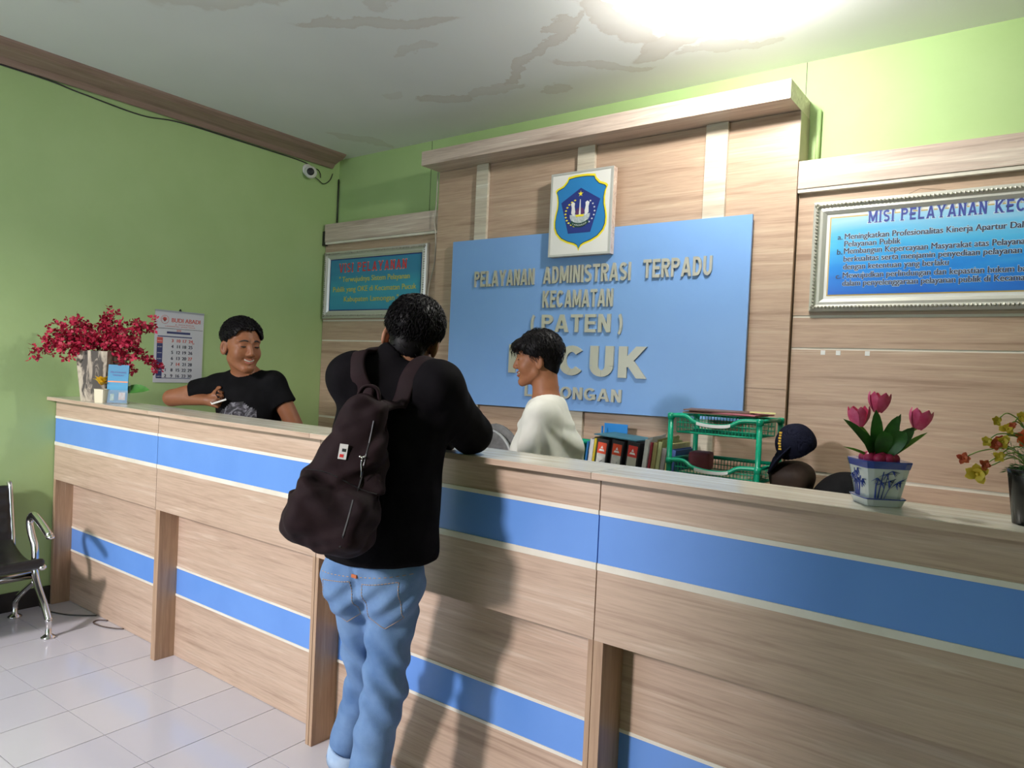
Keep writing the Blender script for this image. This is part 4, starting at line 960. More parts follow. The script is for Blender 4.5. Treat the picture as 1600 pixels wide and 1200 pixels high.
for i, (lab, c, a, x, y, z) in enumerate((('brown envelope, lowest of the papers on top of the green rack', (.16, .09, .05), .1, 3.36, -.44, 1.292), ('pink and white magazine on top of the green rack', (.42, .12, .16), -.12, 3.39, -.45, 1.2985), ('dark brown folder, topmost paper on the green rack', (.10, .05, .035), .22, 3.34, -.46, 1.305))):
    s_ = [(.17, .11), (.16, .10), (.15, .10)][i]
    obj('paper_stack', bx(x - s_[0], x + s_[0], y - s_[1], y + s_[1], z + .0105, z + .0165, .001, ROT(a)), mottled('stack_%d' % i, c, tuple(v * 1.6 for v in c), .55, 8), label=lab, cat='papers', group='papers on the green rack')
obj('paper_sheet', bx(3.48, 3.59, -.52, -.40, 1.322, 1.325, .0005, ROT(.3)), mat('lemon_paper', (.62, .60, .25), .5), label='small yellow paper on the right corner of the green rack', cat='paper')
obj('wallet', bx(3.20, 3.30, -.50, -.37, 1.036, 1.12, .02, ROT(.2)), mat('maroon_pouch', (.18, .03, .05), .6), label='maroon pouch in the middle tray of the green rack', cat='pouch', smooth=True)
obj('paper_stack', bx(3.20, 3.52, -.57, -.36, 1.014, 1.034, .003), mottled('tray_papers', (.40, .36, .20), (.55, .55, .42), .6, 20), label='papers lying in the middle tray of the green rack', cat='papers')

# --- cap on a brown bag, and a black backpack
def brownbag(P): return smin(rbox(P, (3.665, -.42, .95), (.075, .10, .149), .05), ell(P, (3.675, -.44, 1.06), (.085, .10, .06)), .05) + .004 * wav(P, 5, 40)
obj('handbag', sculpt(brownbag, (3.52, -.60, .79), (3.80, -.26, 1.18), .007), mottled('brown_leather', (.045, .025, .017), (.028, .015, .010), .7, 12), smooth=True, label='dark brown bag under the navy cap, right of the green rack', cat='bag')
t = thing('cap', 'navy blue cap with yellow embroidery, right of the green rack', 'cap', (3.66, -.46, 1.12)); navyc = mottled('navy_cloth', (.005, .006, .016), (.008, .009, .022), .85, 30); navyc.node_tree.nodes['Principled BSDF'].inputs['Specular IOR Level'].default_value = .1
cR = np.array(Matrix.Rotation(-.35, 3, 'Y') @ Matrix.Rotation(.4, 3, 'X')); cc = (3.685, -.46, 1.20)
def capf(P):
    d = ell(P, cc, (.085, .095, .088), cR); q = (P - np.array(cc, np.float32)) @ cR.astype(np.float32)
    return smax(np.maximum(d, -(d + .006)), -(q[:, 2] + .035), .006) + .0012 * wav(P, 8, 70)
obj('crown', sculpt(capf, (3.54, -.60, 1.06), (3.80, -.33, 1.32), .0045), navyc, t, smooth=True)
def brim(P):
    q = (P - np.array((3.640, -.52, 1.135), np.float32)) @ np.array(Matrix.Rotation(-.95, 3, 'Y') @ Matrix.Rotation(.3, 3, 'X')).astype(np.float32)
    r = np.sqrt((q[:, 0] / .085) ** 2 + (q[:, 1] / .075) ** 2); return np.maximum((r - 1) * .07, np.abs(q[:, 2] - .25 * q[:, 1] ** 2 / .08) - .004)
obj('brim', sculpt(brim, (3.50, -.64, 1.02), (3.73, -.41, 1.26), .0045), navyc, t, smooth=True)
bm = B(); em = project(capf, [(3.636 + .001 * k, -.80, 1.252 - .0115 * k) for k in range(7)], (0, 1, -.02))
for k, p in enumerate(em[::1]): box(bm, p.x - .006 + .002 * (k % 2), p.x + .006, p.y - .006, p.y + .002, p.z - .0038, p.z + .0038)
obj('embroidery', bm, mat('yellow_thread', (.70, .42, .03), .6), t, label='yellow embroidered letters')
def bpf(P): return smin(ell(P, (3.89, -.42, .93), (.145, .13, .17)), ell(P, (3.84, -.46, .88), (.11, .12, .12)), .06) + .004 * wav(P, 3, 28) + .002 * wav(P, 4, 70)
def bpf2(P): return smax(bpf(P), -(P[:, 2] - DZ - .003), .02)
t = thing('backpack', 'black backpack lying on the desk right of the navy cap', 'backpack', (3.86, -.42, DZ)); blk = mottled('black_nylon', (.005, .005, .006), (.008, .008, .009), .8, 30); blk.node_tree.nodes['Principled BSDF'].inputs['Specular IOR Level'].default_value = .08
obj('bag_body', sculpt(bpf2, (3.62, -.62, .79), (4.06, -.24, 1.14), .008), blk, t, smooth=True)
bm = B(); tube(bm, project(bpf2, [(3.74 + .022 * k, -.9, 1.03 + .035 * math.sin(k * .4) - .006 * k) for k in range(11)], (0, 1, -.1)), .003, 5); obj('zip', bm, M['black'], t)

# --- grey chair back and green basket seen over the counter, beside the man in white
t = thing('office_chair', 'grey rounded chair back just above the counter, left of the man in the white T-shirt', 'chair', (2.16, -.90, 0))
def chb(P): return smin(ell(P, (2.14, -.60, .93), (.20, .045, .24)), cap(P, (1.96, -.6, .9), (2.32, -.6, .9), .05), .04)
obj('backrest', sculpt(chb, (1.88, -.70, .64), (2.40, -.50, 1.22), .01), mottled('grey_mesh', (.10, .10, .10), (.15, .15, .15), .7, 30), t, smooth=True)
bm = B(); tube(bm, [Vector((2.14 + .165 * math.cos(a), -.655, .95 + .185 * math.sin(a))) for a in np.linspace(.1, PI - .1, 16)], .012, 8, flat=.5); obj('back_piping', bm, mat('grey_shell', (.30, .31, .31), .4), t, smooth=True, label='paler grey band')
obj('seat', bx(1.90, 2.38, -1.02, -.62, .43, .50, .03), bpy.data.materials['grey_mesh'], t, smooth=True); bm = B(); tube(bm, [(2.14, -.82, .06), (2.14, -.82, .43)], .025, 10); tube(bm, [(2.14, -.635, .45), (2.14, -.625, .75)], .018, 8)
for k in range(5):
    a = k * 1.2566 + .3; tube(bm, [(2.14, -.82, .10), (2.14 + .26 * math.cos(a), -.82 + .26 * math.sin(a), .055)], .016, 8)
obj('base', bm, M['black'], t, smooth=True)
for k in range(5):
    a = k * 1.2566 + .3; bm = B(); ball(bm, (2.14 + .26 * math.cos(a), -.82 + .26 * math.sin(a), .0285), .028, 10, 8); obj('caster', bm, M['black'], t, smooth=True)
t = thing('plastic_basket', 'small green plastic basket behind the man in the white T-shirt', 'basket', (2.55, -.42, DZ))
bm = B(); lathe(bm, [(.062, DZ + .001), (.078, DZ + .29), (.086, DZ + .295), (.086, DZ + .31), (.080, DZ + .311), (.074, DZ + .29), (.058, DZ + .006), (0, DZ + .006)], (2.535, -.42, 0), 24, 5); obj('basket_body', bm, gm, t, smooth=True)
bm = B()
for k in range(24):
    a = 2 * PI * k / 24; tube(bm, [(2.535 + .067 * math.cos(a), -.42 + .067 * math.sin(a), DZ + .03), (2.535 + .080 * math.cos(a), -.42 + .080 * math.sin(a), DZ + .28)], .0022, 4)
obj('ribs', bm, gm, t, kind='stuff')

# ================================================================== WAITING BENCH at the green wall
t = thing('waiting_bench', 'chrome and black padded waiting bench at the far left, against the green wall', 'bench', (.33, -2.6, 0))
vin = mottled('black_vinyl', (.012, .011, .011), (.02, .018, .017), .32, 20)
for y in (-2.172, -3.30):
    bm = B(); tube(bm, smoothpts([(.554, y, .085), (.50, y, .145), (.41, y, .225), (.365, y, .29), (.358, y, .37), (.345, y, .43), (.30, y, .485), (.272, y, .535), (.285, y, .572), (.33, y, .585), (.42, y, .560), (.53, y, .512)], 6), [.017] * 67, 10, flat=1.3)
    obj('arm_and_leg', bm, M['chrome'], t, smooth=True, label='chrome arm and front leg in one curve')
    bm = B(); tube(bm, smoothpts([(.365, y, .25), (.28, y, .20), (.17, y, .13), (.118, y, .085)], 6), .015, 10); obj('leg', bm, M['chrome'], t, smooth=True)
    for x in (.554, .118):
        bm = B(); lathe(bm, [(.034, .0008), (.034, .006), (.020, .016), (.014, .02), (.014, .085), (.017, .088), (0, .090)], (x, y, 0), 18); obj('foot', bm, M['chrome'], t, smooth=True, label='round chrome foot')
    bm = B(); ball(bm, (.535, y, .510), .019, 12, 8, (1.3, 1, .75)); obj('arm_tip', bm, M['chrome'], t, smooth=True)
bm = B(); tube(bm, [(.33, -3.32, .275), (.33, -2.15, .275)], .022, 8); obj('beam', bm, M['chrome'], t, smooth=True)
for k in range(2):
    y1 = -2.195 - k * .56; y0 = y1 - .54
    def seatf(P, y0=y0, y1=y1):
        u = P[:, 0]; z0 = .345 + .10 * (u - .36) ** 2 / .04 * .5 + .0; cy = np.abs(P[:, 1] - (y0 + y1) / 2) - (y1 - y0) / 2 + .02
        dz = np.abs(P[:, 2] - z0) - .004; dx = np.abs(u - .335) - .20
        q = np.stack([np.maximum(dx, 0), np.maximum(cy, 0), np.maximum(dz, 0)], 1); return np.sqrt((q * q).sum(1)) - .021
    obj('seat', sculpt(seatf, (.09, y0 - .05, .27), (.60, y1 + .05, .46), .009), vin, t, smooth=True)
    R_ = np.array(Matrix.Rotation(-.24, 3, 'Y'))
    def backf(P, y0=y0, y1=y1): return rbox(P, (.085, (y0 + y1) / 2, .545), (.022, (y1 - y0) / 2, .175), .02, R_) + .0015 * np.sin(P[:, 2] * 90)
    obj('backrest', sculpt(backf, (.0, y0 - .03, .34), (.19, y1 + .03, .76), .009), vin, t, smooth=True)
    for y in (y0, y1): 
        bm = B(); tube(bm, smoothpts([(.13, y, .365), (.11, y, .46), (.082, y, .58), (.058, y, .70), (.04, y, .725)], 5), .013, 8, flat=1.4); obj('back_upright', bm, M['chrome'], t, smooth=True)
    bm = B(); ball(bm, (.535, y1 - .01, .362), .02, 12, 8, (1.3, 1, .8)); obj('seat_tip', bm, M['chrome'], t, smooth=True)
# cables on the floor
bm = B(); tube(bm, smoothpts([(.03, -2.02, .004), (.15, -2.02, .004), (.28, -1.975, .004), (.36, -1.915, .004), (.40, -1.875, .004)], 8), .0035, 6); obj('cable', bm, M['cable'], smooth=True, label='dark cable on the tiles between the bench and the counter', cat='cable')
bm = B(); tube(bm, smoothpts([(.52, -1.871, .004), (.48, -1.90, .004), (.50, -1.935, .004), (.58, -1.93, .004), (.66, -1.90, .004), (.70, -1.871, .004)], 8), .0035, 6); obj('cable', bm, mat('brown_cable', (.10, .07, .06), .5), smooth=True, label='brownish loop of cable sticking out from under the counter', cat='cable')

# ================================================================== PEOPLE
def nrm(v): v = np.array(v, float); return v / np.linalg.norm(v)
def axes(fwd, up):                 # columns: right, forward, up
    up = nrm(up); r = nrm(np.cross(fwd, up)); f = np.cross(up, r); return np.stack([r, f, up], 1)
def headsdf(c, A, s=1.0, smile=0.):
    A32 = A.astype(np.float32); c = np.array(c, np.float32)
    def f(P):
        Q = ((P - c) @ A32) / s; X = Q.copy(); X[:, 0] = np.abs(Q[:, 0])
        d = ell(Q, (0, -.012, .040), (.076, .094, .082))
        d = smin(d, ell(Q, (0, .028, -.020), (.060, .062, .086)), .03)
        d = smin(d, cap(X, (.047, .005, -.055), (.012, .068, -.098), .020, .017), .028)
        d = smin(d, ell(Q, (0, .074, -.098), (.020, .015, .016)), .015)
        d = smin(d, ell(X, (.041, .053, -.028), (.024, .029, .030)), .02)
        d = smin(d, cap(X, (.012, .083, .030), (.046, .066, .030), .010), .014)
        d = smax(d, -ell(X, (.032, .098, .010), (.017, .014, .012)), .010)
        d = smin(d, ell(X, (.032, .074, .008), (.017, .013, .0135)), .004)      # lidded eyes
        d = smin(d, cap(Q, (0, .088, .018), (0, .104, -.026), .007, .011), .012)
        d = smin(d, ell(X, (.011, .096, -.030), (.009, .010, .008)), .006)
        d = smin(d, cap(X, (0, .091, -.055), (.021 + smile * .008, .078, -.055 + smile * .008), .0065, .004), .006)
        d = smin(d, cap(X, (0, .088, -.068), (.018 + smile * .004, .078, -.064 + smile * .006), .0075, .004), .006)
        d = smax(d, -cap(X, (0, .099, -.061), (.020 + smile * .008, .084, -.059 + smile * .009), .0022 + smile * .0034), .003)
        # ears: a tilted cup
        q = X - np.array((.079, -.008, -.008), np.float32); ca, sa = math.cos(.45), math.sin(.45)
        u = q[:, 0] * ca + q[:, 1] * sa; v = -q[:, 0] * sa + q[:, 1] * ca; q2 = np.stack([u, v, q[:, 2]], 1)
        e = ell(q2, (.0, -.002, 0), (.0085, .0195, .032)); e = smax(e, -ell(q2, (.008, .003, .004), (.0065, .011, .020)), .004)
        return smin(d, e, .006) * s
    return f
def hand(w, d, n, s=1., curl=.5, side=1):
    """wrist point, finger direction, palm normal; side=+1 thumb towards cross(d,n)"""
    w = np.array(w, float); d = nrm(d); n = nrm(np.array(n) - np.dot(n, d) * d); t = np.cross(d, n) * side
    C_ = [(w, w + d * .045, .022, .020)]
    pr = []
    for i, (o, L_) in enumerate(((.030, .070), (.010, .078), (-.010, .073), (-.029, .058))):
        b0 = w + d * .018 + t * o * .5; k = w + d * (.088 - .004 * abs(i - 1)) + t * o; pr.append((b0, k, .0135, .0105))
        a = curl * .7; p = k; dirv = d
        for j, q in enumerate((.44, .31, .25)):
            ang = a * (j + 1); dirv = d * math.cos(ang) + n * math.sin(ang); e = p + dirv * L_ * q; pr.append((p, e, .0092 - .0008 * j, .0086 - .0010 * j)); p = e
    b0 = w + d * .02 + t * .018; k = w + d * .05 + t * .043 + n * .012; m_ = k + (d * .75 + t * .45 + n * .45 * curl) * .032; e = m_ + (d * .85 - t * .1 + n * .6 * curl) * .026
    pr += [(b0, k, .014, .0115), (k, m_, .0112, .0098), (m_, e, .0098, .0078)]
    def f(P):
        o = cap(P, *C_[0])
        for i, q in enumerate(pr): o = smin(o, cap(P, *q), .009 if i % 4 == 0 or i > 15 else .0035)
        return o
    return f, w + d * .08
def body_parts(J):
    up = nrm(J['neck'] - J['pelvis']); r = nrm(J['shR'] - J['shL']); f = np.cross(up, r); A = np.stack([r, f, up], 1)
    hr = nrm(J['hipR'] - J['hipL']); A2 = np.stack([hr, np.cross((0, 0, 1), hr), (0, 0, 1)], 1)
    return A, A2
def torso(P, J, A, A2, g=0., k=.05):
    ch = J['chest']; be = (J['chest'] * .42 + J['pelvis'] * .58)
    d = ell(P, ch, (.150 + g, .098 + g, .175 + g), A)
    d = smin(d, ell(P, be, (.130 + g, .092 + g, .16 + g), A), k)
    d = smin(d, ell(P, J['pelvis'], (.148 + g, .102 + g, .12 + g), A2), k)
    for s in ('L', 'R'): d = smin(d, cap(P, J['neck'] - A[:, 2] * .045, J['sh' + s], .052 + g, .046 + g), .045)
    return d
def arm(P, J, s, g=0., r=(.048, .040, .038, .025)):
    d = cap(P, J['sh' + s], J['el' + s], r[0] + g, r[1] + g); return smin(d, cap(P, J['el' + s], J['wr' + s], r[2] + g, r[3] + g), .02)
def leg(P, J, s, g=0.):
    d = cap(P, J['hip' + s], J['kn' + s], .072 + g, .046 + g); d = smin(d, cap(P, J['kn' + s], J['an' + s], .048 + g, .034 + g), .02)
    return d
def human(J, hc, hA, hs, hands, smile=0.):
    A, A2 = body_parts(J); hd = local(headsdf(hc, hA, hs, smile), hc, .20)
    hf = [local(f, c, .17) for f, c in hands]
    nk = np.array(hc) + hA @ np.array((0, -.030, -.055)) * hs
    def f(P):
        d = torso(P, J, A, A2)
        d = smin(d, cap(P, nk, J['neck'] - A[:, 2] * .03, .052, .058), .03)
        d = smin(d, arm(P, J, 'L'), .035); d = smin(d, arm(P, J, 'R'), .035)
        d = smin(d, leg(P, J, 'L'), .03); d = smin(d, leg(P, J, 'R'), .03)
        for s in 'LR':
            a = J['an' + s]; ff = np.array((*J['ff'], 0)); d = smin(d, cap(P, a + (0, 0, -.05), a + ff * .12 + (0, 0, -.068), .036, .028), .03)
        d = smin(d, hd(P), .012)
        for h in hf: d = smin(d, h(P), .008)
        return d
    return f, A, A2
def bounds(J, hc, m=.16):
    K = np.array([v for k, v in J.items() if k != 'ff'] + [hc]); lo = K.min(0) - m; hi = K.max(0) + m; lo[2] = -.01; hi[2] = hc[2] + .17; return lo, hi
skin_m = {}
def skin(name, c1, c2):
    m = mottled(name, c1, c2, .5, 9, sss=.08); m.node_tree.nodes['Principled BSDF'].inputs['Specular IOR Level'].default_value = .35; return m
hair_m = mat('black_hair', (.005, .004, .005), .5); hair_m.node_tree.nodes['Principled BSDF'].inputs['Specular IOR Level'].default_value = .16
lip_m = mat('lip', (.30, .09, .07), .45); brow_m = mat('brow_hair', (.015, .010, .008), .7); tooth = mat('teeth', (.48, .44, .38), .4)
def face_bits(par, hc, hA, s, fn, smile, down=True):
    g = lambda x, y, z: np.array(hc) + hA @ np.array((x, y, z)) * s
    for sd in (-1, 1):
        pts = project(fn, [g(sd * (.014 + .007 * k), .13, .030 + .004 * math.sin(k * .8)) for k in range(6)], -hA[:, 1])
        bm = B(); tube(bm, pts, [.003 * s, .0042 * s, .0042 * s, .0036 * s, .0028 * s, .001 * s], 6); obj('eyebrow', bm, brow_m, par, smooth=True)
        pts = project(fn, [g(sd * (.020 + .006 * k), .13, .0065 - .0022 * math.sin(k * PI / 4)) for k in range(5)], -hA[:, 1])
        bm = B(); tube(bm, pts, [.0014 * s, .0032 * s, .0036 * s, .0032 * s, .0014 * s], 6); obj('eyelashes', bm, brow_m, par, smooth=True)
        c = g(sd * .032, .0795, .0055); bm = B(); ball(bm, c, .0066 * s, 10, 8); e = obj('eye', bm, mat('eye_white', (.55, .52, .48), .2), par, smooth=True)
    pts = project(fn, [g((.0215 + .004 * smile) * (k / 5 - 1), .13, -.055 + .0065 * smile * (k / 5 - 1) ** 2 + .0015) for k in range(11)], -hA[:, 1])
    bm = B(); tube(bm, pts, [.0008 * s] + [.0022 * s] * 9 + [.0008 * s], 6)
    pts = project(fn, [g((.0185 + .003 * smile) * (k / 5 - 1), .13, -.0685 + .007 * smile * (k / 5 - 1) ** 2) for k in range(11)], -hA[:, 1])
    tube(bm, pts, [.0008 * s] + [.0032 * s] * 9 + [.0008 * s], 6); obj('lips', bm, lip_m, par, smooth=True)
    if smile > 0:
        bm = B(); tube(bm, [Vector(g(.022 * (k / 4 - 1), .0915 - .010 * (k / 4 - 1) ** 2, -.0600 + .007 * (k / 4 - 1) ** 2)) for k in range(9)], .0032 * s, 6, flat=.9); obj('teeth', bm, tooth, par, smooth=True)

# ------------------------------------------------ 1: student leaning on the counter, seen from behind
J = dict(pelvis=(2.976, -2.235, .90), chest=(3.000, -2.225, 1.240), neck=(3.012, -2.168, 1.425), shL=(2.908, -2.288, 1.418), shR=(3.130, -2.162, 1.402),
         elL=(2.80, -2.02, 1.252), elR=(3.108, -1.972, 1.256), wrL=(2.975, -1.930, 1.275), wrR=(2.86, -1.905, 1.248),
         hipL=(2.906, -2.252, .83), hipR=(3.036, -2.205, .84), knL=(2.848, -2.125, .475), knR=(3.000, -2.195, .495), anL=(2.733, -2.108, .085), anR=(2.975, -2.238, .085), ff=(-.55, .83))
J = {k: np.array(v, float) for k, v in J.items()}
hc = (2.988, -2.134, 1.538); hA = axes((-.68, .73, -.25), (.13, .20, 1)); hs = .965
f1, A, A2 = human(J, hc, hA, hs, [hand(J['wrL'], (.95, .1, .02), (0, 0, -1), curl=.35, side=-1), hand(J['wrR'], (-.95, .2, 0), (0, 0, -1), curl=.3, side=1)])
lo, hi = bounds(J, hc)
p1_ = thing('person', 'young man in a black jacket and jeans leaning on the counter, seen from behind', 'person', (2.9, -2.2, 0))
sk1 = skin('warm_brown_skin', (.36, .17, .10), (.30, .135, .08))
obj('body', sculpt(f1, lo, hi, .0068), sk1, p1_, smooth=True)
Ah = hA.astype(np.float32)
def hairf(hc, Ah, s, grow, fringe=0., nape=-.060, ph=0., zlow=.030, sidecut=.018):
    Ahh = Ah.astype(np.float32)
    def f(P):
        Q = ((P - np.array(hc, np.float32)) @ Ahh) / s; aQ = np.abs(Q[:, 0])
        top = ell(Q, (0, -.010, .050), (.077 + grow, .096 + grow, .080 + grow))
        top = smax(top, zlow - Q[:, 2] - .25 * np.maximum(-Q[:, 1] - .03, 0), .025)
        hug = smin(ell(Q, (0, -.012, .040), (.0785, .0965, .0845)), ell(Q, (0, -.050, -.020), (.056, .050, .062)), .02)
        d = smin(top, hug, .014)
        d = d + .0022 * wav(Q, 11 + int(ph), 60) + .0012 * wav(Q * np.array((1, .5, 1), np.float32), 12 + int(ph), 160)
        face = smax(-(Q[:, 1] - (.012 + .30 * np.maximum(Q[:, 2] - .02, 0))), (Q[:, 2] - (.082 + fringe - 2.2 * np.maximum(aQ - .035, 0) ** 1.2) + .005 * np.sin(Q[:, 0] * 260 + 2 * np.sin(Q[:, 0] * 90)) * (Q[:, 1] > .03)), .006)
        d = smax(d, -face, .005)
        side = np.maximum(np.maximum(Q[:, 2] - sidecut, -(Q[:, 1] + .030)), -(aQ - .05))
        d = smax(d, -side, .006)
        d = smax(d, -(Q[:, 2] - nape), .008)
        return d * s
    return f
def strands(par, fn, hc, Ah, s, seed, n=520, flow=(0, -.5, -1), lift=.0035, ln=.030, zmin=-.03, fr=None):
    rr = np.random.default_rng(seed); D0 = rr.normal(size=(n, 3)); D0[:, 2] = np.abs(D0[:, 2]) * 1.3 - .55; D0 /= np.linalg.norm(D0, axis=1, keepdims=True)
    C_ = np.array((0, -.012, .040)); src = C_ + D0 * .16
    W_ = lambda q: np.array(hc) + (Ah @ (np.array(q).T)).T * s
    P0 = np.array(project(fn, W_(src), (Ah @ (-D0).T).T, True)); bm = B(); fl = np.array(flow, float)
    for p, d in zip(P0, D0):
        L0 = (np.linalg.inv(Ah) @ (p - np.array(hc))) / s
        if L0[2] < zmin or np.linalg.norm(L0 - C_) > .14: continue
        if not (np.abs(fn(np.array([p], np.float32)))[0] < .004): continue
        t = fl + rr.normal(size=3) * .35 + np.array((d[0] * .8, 0, 0)); t -= d * (t @ d); t /= np.linalg.norm(t) + 1e-6
        l = ln * rr.uniform(.6, 1.3); q = [L0, L0 + t * l * .5 + d * lift * rr.uniform(.5, 1.6), L0 + t * l + d * lift * rr.uniform(-.6, .9)]
        tube(bm, [Vector(W_([x])[0]) for x in q], [.0011 * s, .0013 * s, .0003 * s], 3)
    obj('hair_strands', bm, hair_m, par, kind='stuff', smooth=True)
hf = hairf(hc, hA, hs, .013, .0, -.062, .3)
obj('hair', sculpt(hf, np.array(hc) - .17, np.array(hc) + .17, .0036), hair_m, p1_, smooth=True)
strands(p1_, hf, hc, hA, hs, 1, 2600, zmin=-.085, ln=.024)
def jacket(P):
    g = .016
    d = torso(P, J, A, A2, g - .006, .07)
    Q = (P - J['chest'].astype(np.float32)) @ A2.astype(np.float32); tz = np.clip(-Q[:, 2] / .35, 0, 1); q2 = np.sqrt((Q[:, 0] / (.145 + .002 * tz)) ** 2 + (Q[:, 1] / (.120 + .004 * tz)) ** 2); bar = smax((q2 - 1) * .12, np.abs(Q[:, 2] + .16) - .20, .04); d = smin(d, bar, .05)
    for s in 'LR': d = smin(d, arm(P, J, s, .016, (.046, .048, .042, .032)), .09)
    fold = .006 * wav(P, 21, 26) + .0035 * wav(P * np.array((1, 1, .5), np.float32), 22, 60)
    d = d + fold
    d = smax(d, -(P[:, 2] - (.885 + .10 * (P[:, 0] - 2.985) * .2)), .012)
    # stand-up collar
    nb = np.array(hc) + hA @ np.array((0, -.035, -.085)); col = cap(P, J['neck'] - A[:, 2] * .03, nb + np.array((-.022, -.014, .010)), .074, .066)
    d = smin(d, col, .03)
    cut = cap(P, nb + hA @ np.array((0, .012, -.028)), nb + hA @ np.array((0, .01, .12)), .060, .066)
    d = smax(d, -cut, .008)
    for s in 'LR':
        w_, e_ = J['wr' + s], J['el' + s]; ax = (w_ - e_) / np.linalg.norm(w_ - e_); q = (P - (w_ + ax * .012).astype(np.float32)) @ ax.astype(np.float32)
        near = np.linalg.norm(P - w_.astype(np.float32), axis=1) - .12; d = np.where(near < 0, np.maximum(d, q), d)
    return d
black_cl = mottled('black_jacket', (.0045, .004, .0052), (.007, .006, .0075), .85, 14, .12, 260)
jk = obj('jacket', sculpt(jacket, lo, hi, .0065), black_cl, p1_, smooth=True, label='black zip jacket with a stand-up collar')
def jeans(P, waist=.96):
    ff = np.array((*J['ff'], 0)); d = ell(P, J['pelvis'] + (0, 0, -.03), (.143, .112, .135), A2)
    for s in 'LR':
        l = cap(P, J['hip' + s], J['kn' + s], .082, .062); l = smin(l, cap(P, J['kn' + s], J['an' + s] + (0, 0, .06), .062, .058 if s == 'L' else .064), .03); l = smin(l, ell(P, J['hip' + s] - ff * .03 + (0, 0, -.01), (.078, .082, .11)), .04)
        d = smin(d, l, .022)
    d = d + .006 * wav(P * np.array((1, 1, .7), np.float32), 31, 32) + .0035 * wav(P, 33, 70)
    # diagonal drag folds behind the knee and below the seat
    d = d + .006 * np.sin((P[:, 2] * 1.0 + (P[:, 0] + P[:, 1]) * .9) * 62) * np.exp(-((P[:, 2] - .52) / .14) ** 2) + .005 * np.sin((P[:, 2] - (P[:, 0] + P[:, 1]) * .7) * 75) * np.exp(-((P[:, 2] - .78) / .07) ** 2)
    seam = np.abs((P - J['pelvis'].astype(np.float32)) @ A2[:, 0].astype(np.float32) + .012) ; d = d + .005 * np.exp(-(seam / .007) ** 2) * (P[:, 2] > .74) * (P[:, 2] < .93)
    d = smax(d, P[:, 2] - waist, .005)
    for s, zc in (('L', .150), ('R', .150)):
        near = np.linalg.norm((P - J['an' + s].astype(np.float32))[:, :2], axis=1) - .13; d = np.where((near < 0) & (P[:, 2] < .4), np.maximum(d, zc - P[:, 2]), d)
    return d
den = mottled('blue_denim', (.085, .175, .36), (.16, .275, .48), .85, 7, .25, 420)
N, L, b_ = nodes(den)
jn = obj('jeans', sculpt(jeans, (lo[0], lo[1], .1), (hi[0], hi[1], 1.0), .006), den, p1_, smooth=True, label='pale blue jeans with rolled cuffs')
cuff_m = mottled('denim_reverse', (.42, .55, .72), (.34, .47, .66), .85, 20, .2, 300)
for s in 'LR':
    a = J['an' + s]; k = J['kn' + s]; ax = Vector(k - a).normalized(); bm = B(); c = Vector(a) + ax * .062
    lathe(bm, [(.054, 0), (.065, -.002), (.068, .025), (.067, .055), (.060, .060), (.055, .05), (.054, 0)], c, 28, axis=ax); obj('cuff', bm, cuff_m, jn, smooth=True, label='rolled pale cuff')
stch = mat('jeans_thread', (.42, .30, .22), .7)
back = -A2[:, 1]; c0p = J['pelvis']
for s, m_ in ((1, .070), (-1, -.072)):
    out = [(-.052, .020), (.052, .026), (.056, -.085), (.004, -.118), (-.050, -.088)]
    ring = []
    for a, b in zip(out, out[1:] + out[:1]):
        for k in range(12): ring.append((a[0] + (b[0] - a[0]) * k / 12 + m_, a[1] + (b[1] - a[1]) * k / 12))
    pts = project(jeans, [c0p + A2[:, 0] * u + np.array((0, 0, v - .085)) + back * .24 for u, v in ring], -back)
    bm = B(); pc = bm; P_ = [p + Vector(back) * .0008 for p in pts]
    for i in range(0, len(P_), 1):
        a, b = P_[i], P_[(i + 1) % len(P_)]; tube(bm, [a, a.lerp(b, .7)], .0013, 4)
    pk = obj('pocket_stitching', bm, stch, jn, kind='stuff', label='rust-coloured pocket stitching')
pts = project(jeans, [c0p + A2[:, 0] * u + np.array((0, 0, -.045 + .02 * abs(u))) + back * .24 for u in np.linspace(-.13, .15, 40)], -back)
bm = B()
for a, b in zip(pts[::2], pts[1::2]): tube(bm, [a, b], .0013, 4)
obj('yoke_stitching', bm, stch, jn, kind='stuff', label='rust-coloured yoke stitching')
pt_ = project(jeans, [c0p + A2[:, 0] * -.005 + np.array((0, 0, -.042)) + back * .24], -back)[0]
obj('leather_tab', bx(pt_.x - .012, pt_.x + .012, pt_.y - .004, pt_.y + .002, pt_.z - .005, pt_.z + .005, .001), mat('rust_tab', (.45, .12, .04), .6), jn)
shoe = mat('shoe_canvas', (.03, .03, .035), .7)
for s in 'LR':
    a = J['an' + s]; ff = np.array((*J['ff'], 0))
    def sh(P): return np.maximum(smin(cap(P, a + (0, 0, -.042), a + ff * .15 + (0, 0, -.052), .044, .036), cap(P, a + (0, 0, -.01), a + (0, 0, -.05), .044, .044), .02), .002 - P[:, 2])
    obj('shoe', sculpt(sh, a - .2 * np.array((1, 1, .5)), a + .22 * np.array((1, 1, .3)), .006), shoe, p1_, smooth=True)

